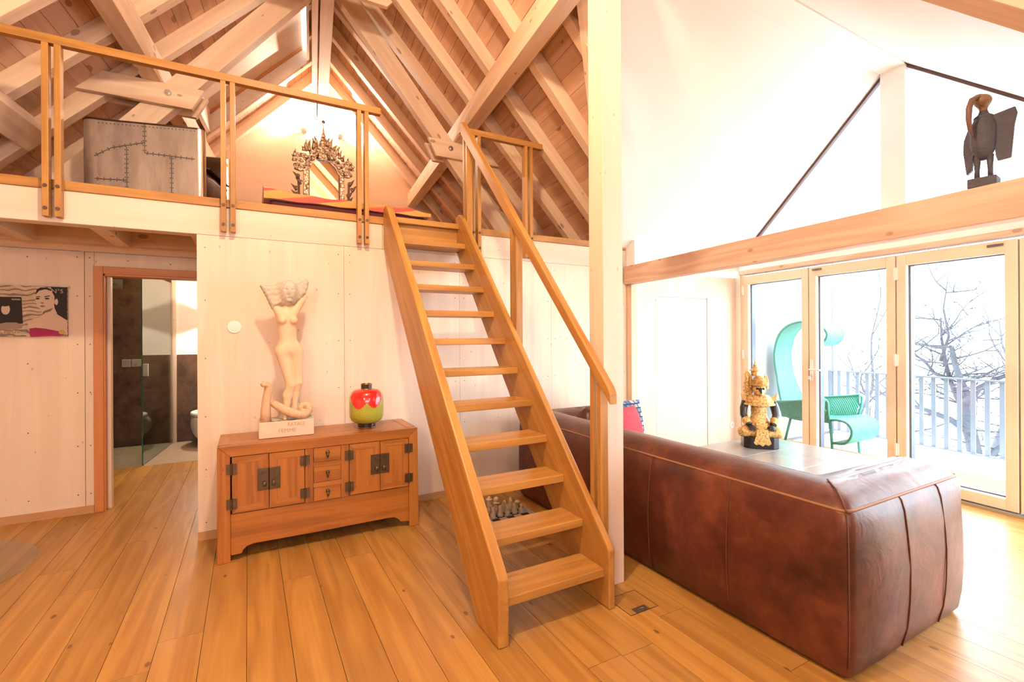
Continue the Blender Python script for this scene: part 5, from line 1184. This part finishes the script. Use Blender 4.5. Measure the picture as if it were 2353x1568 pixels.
def limb_tree(label):
    r = random.Random(4); base = Hp(10.5,3.20,-3.3); t = root('bare_tree', base, label=label, cat='tree', group='bare trees outside')
    trunk = MB(); br_m = MB()
    limbs = [([(3.20,-3.4),(3.22,-2.2),(3.24,-1.2),(3.36,-.4),(3.46,.15),(3.44,.45)], .12, .085, 0),
             ([(3.46,.10),(3.58,.35),(3.72,.62),(3.80,.95),(3.86,1.35),(3.92,1.75)], .055, .014, .3), ([(3.44,.35),(3.50,.62),(3.54,.92),(3.58,1.22)], .06, .035, -.2),
             ([(3.44,.30),(3.30,.50),(3.10,.68),(2.88,.80),(2.62,1.02),(2.40,1.25)], .055, .010, .2), ([(3.44,.25),(3.34,.34),(3.22,.36)], .07, .04, -.3),
             ([(3.72,.62),(3.95,.72),(4.2,.95),(4.45,1.05)], .04, .010, .5), ([(3.36,-.3),(3.62,-.05),(3.95,.10),(4.3,.20),(4.7,.42)], .06, .012, -.6), ([(3.28,-.8),(3.05,-.45),(2.75,-.2),(2.4,-.1)], .06, .012, .4),
             ([(3.80,.95),(3.70,1.4),(3.78,1.9),(3.72,2.5)], .03, .006, .1)]
    def twig(p, d, rad, L, depth):
        pts = [p]; q = p.copy(); dd = d.copy()
        for k in range(4):
            dd = (dd+Vector((r.gauss(0,.16),r.gauss(0,.16),r.gauss(0,.12)+.02))).normalized(); q = q+dd*(L/4); pts.append(q.copy())
        br_m.tube(pts, [rad*(1-.16*k) for k in range(5)], 4)
        if depth < 3:
            for k in range(3): 
                a = r.uniform(0,6.28); twig(pts[r.randint(1,4)], (dd*.6+Vector((math.cos(a),math.sin(a),r.uniform(-.4,.6)))*.8).normalized(), max(.0035,rad*.6), L*r.uniform(.5,.8), depth+1)
    for pts, r0, r1, dp in limbs:
        n = len(pts); P = [Vector(Hp(10.5+dp*i/(n-1), v+r.gauss(0,.012), z)) for i, (v,z) in enumerate(pts)]
        trunk.tube(P, [r0+(r1-r0)*i/(n-1) for i in range(n)], 9)
        for i in range(1, n):
            if P[i].z < -1: continue
            for k in range(2 if r0 < .1 else 1):
                a = r.uniform(0,6.28); twig(P[i].lerp(P[i-1], r.random()), Vector((math.cos(a)*.6,math.sin(a),r.uniform(-.2,.9))).normalized(), .016, r.uniform(.5,.95), 0)
    put('trunk', trunk, BARK, t, smooth=True); o = put('branches', br_m, BARK, t, smooth=True); o['kind'] = 'stuff'
limb_tree('gnarled bare tree right behind the balcony railing, in the wide pane')
tree(Hp(13.6,6.7,-3.4), 7.4, 5, 'slender bare tree seen through the middle pane', (0,-.05), .75, .11, 3)
tree(Hp(19.5,6.2,-3.9), 8.0, 23, 'smaller bare tree farther down the slope', (.05,.1), .8, .15, 3)
SHR = MB(); rr = random.Random(3)
for i in range(420):
    b = Vector(Hp(rr.uniform(9.5,15), rr.uniform(1.2,6.5), -3.2)); q = [b]
    for k in range(3): q.append(q[-1]+Vector((rr.gauss(0,.25),rr.gauss(0,.25),rr.uniform(.2,.7))))
    SHR.tube(q, [.02,.014,.01,.004], 3)
tag(put('brushwood', SHR, BARK), 'tangle of bare brushwood on the slope below the balcony', 'brushwood', None, 'stuff')
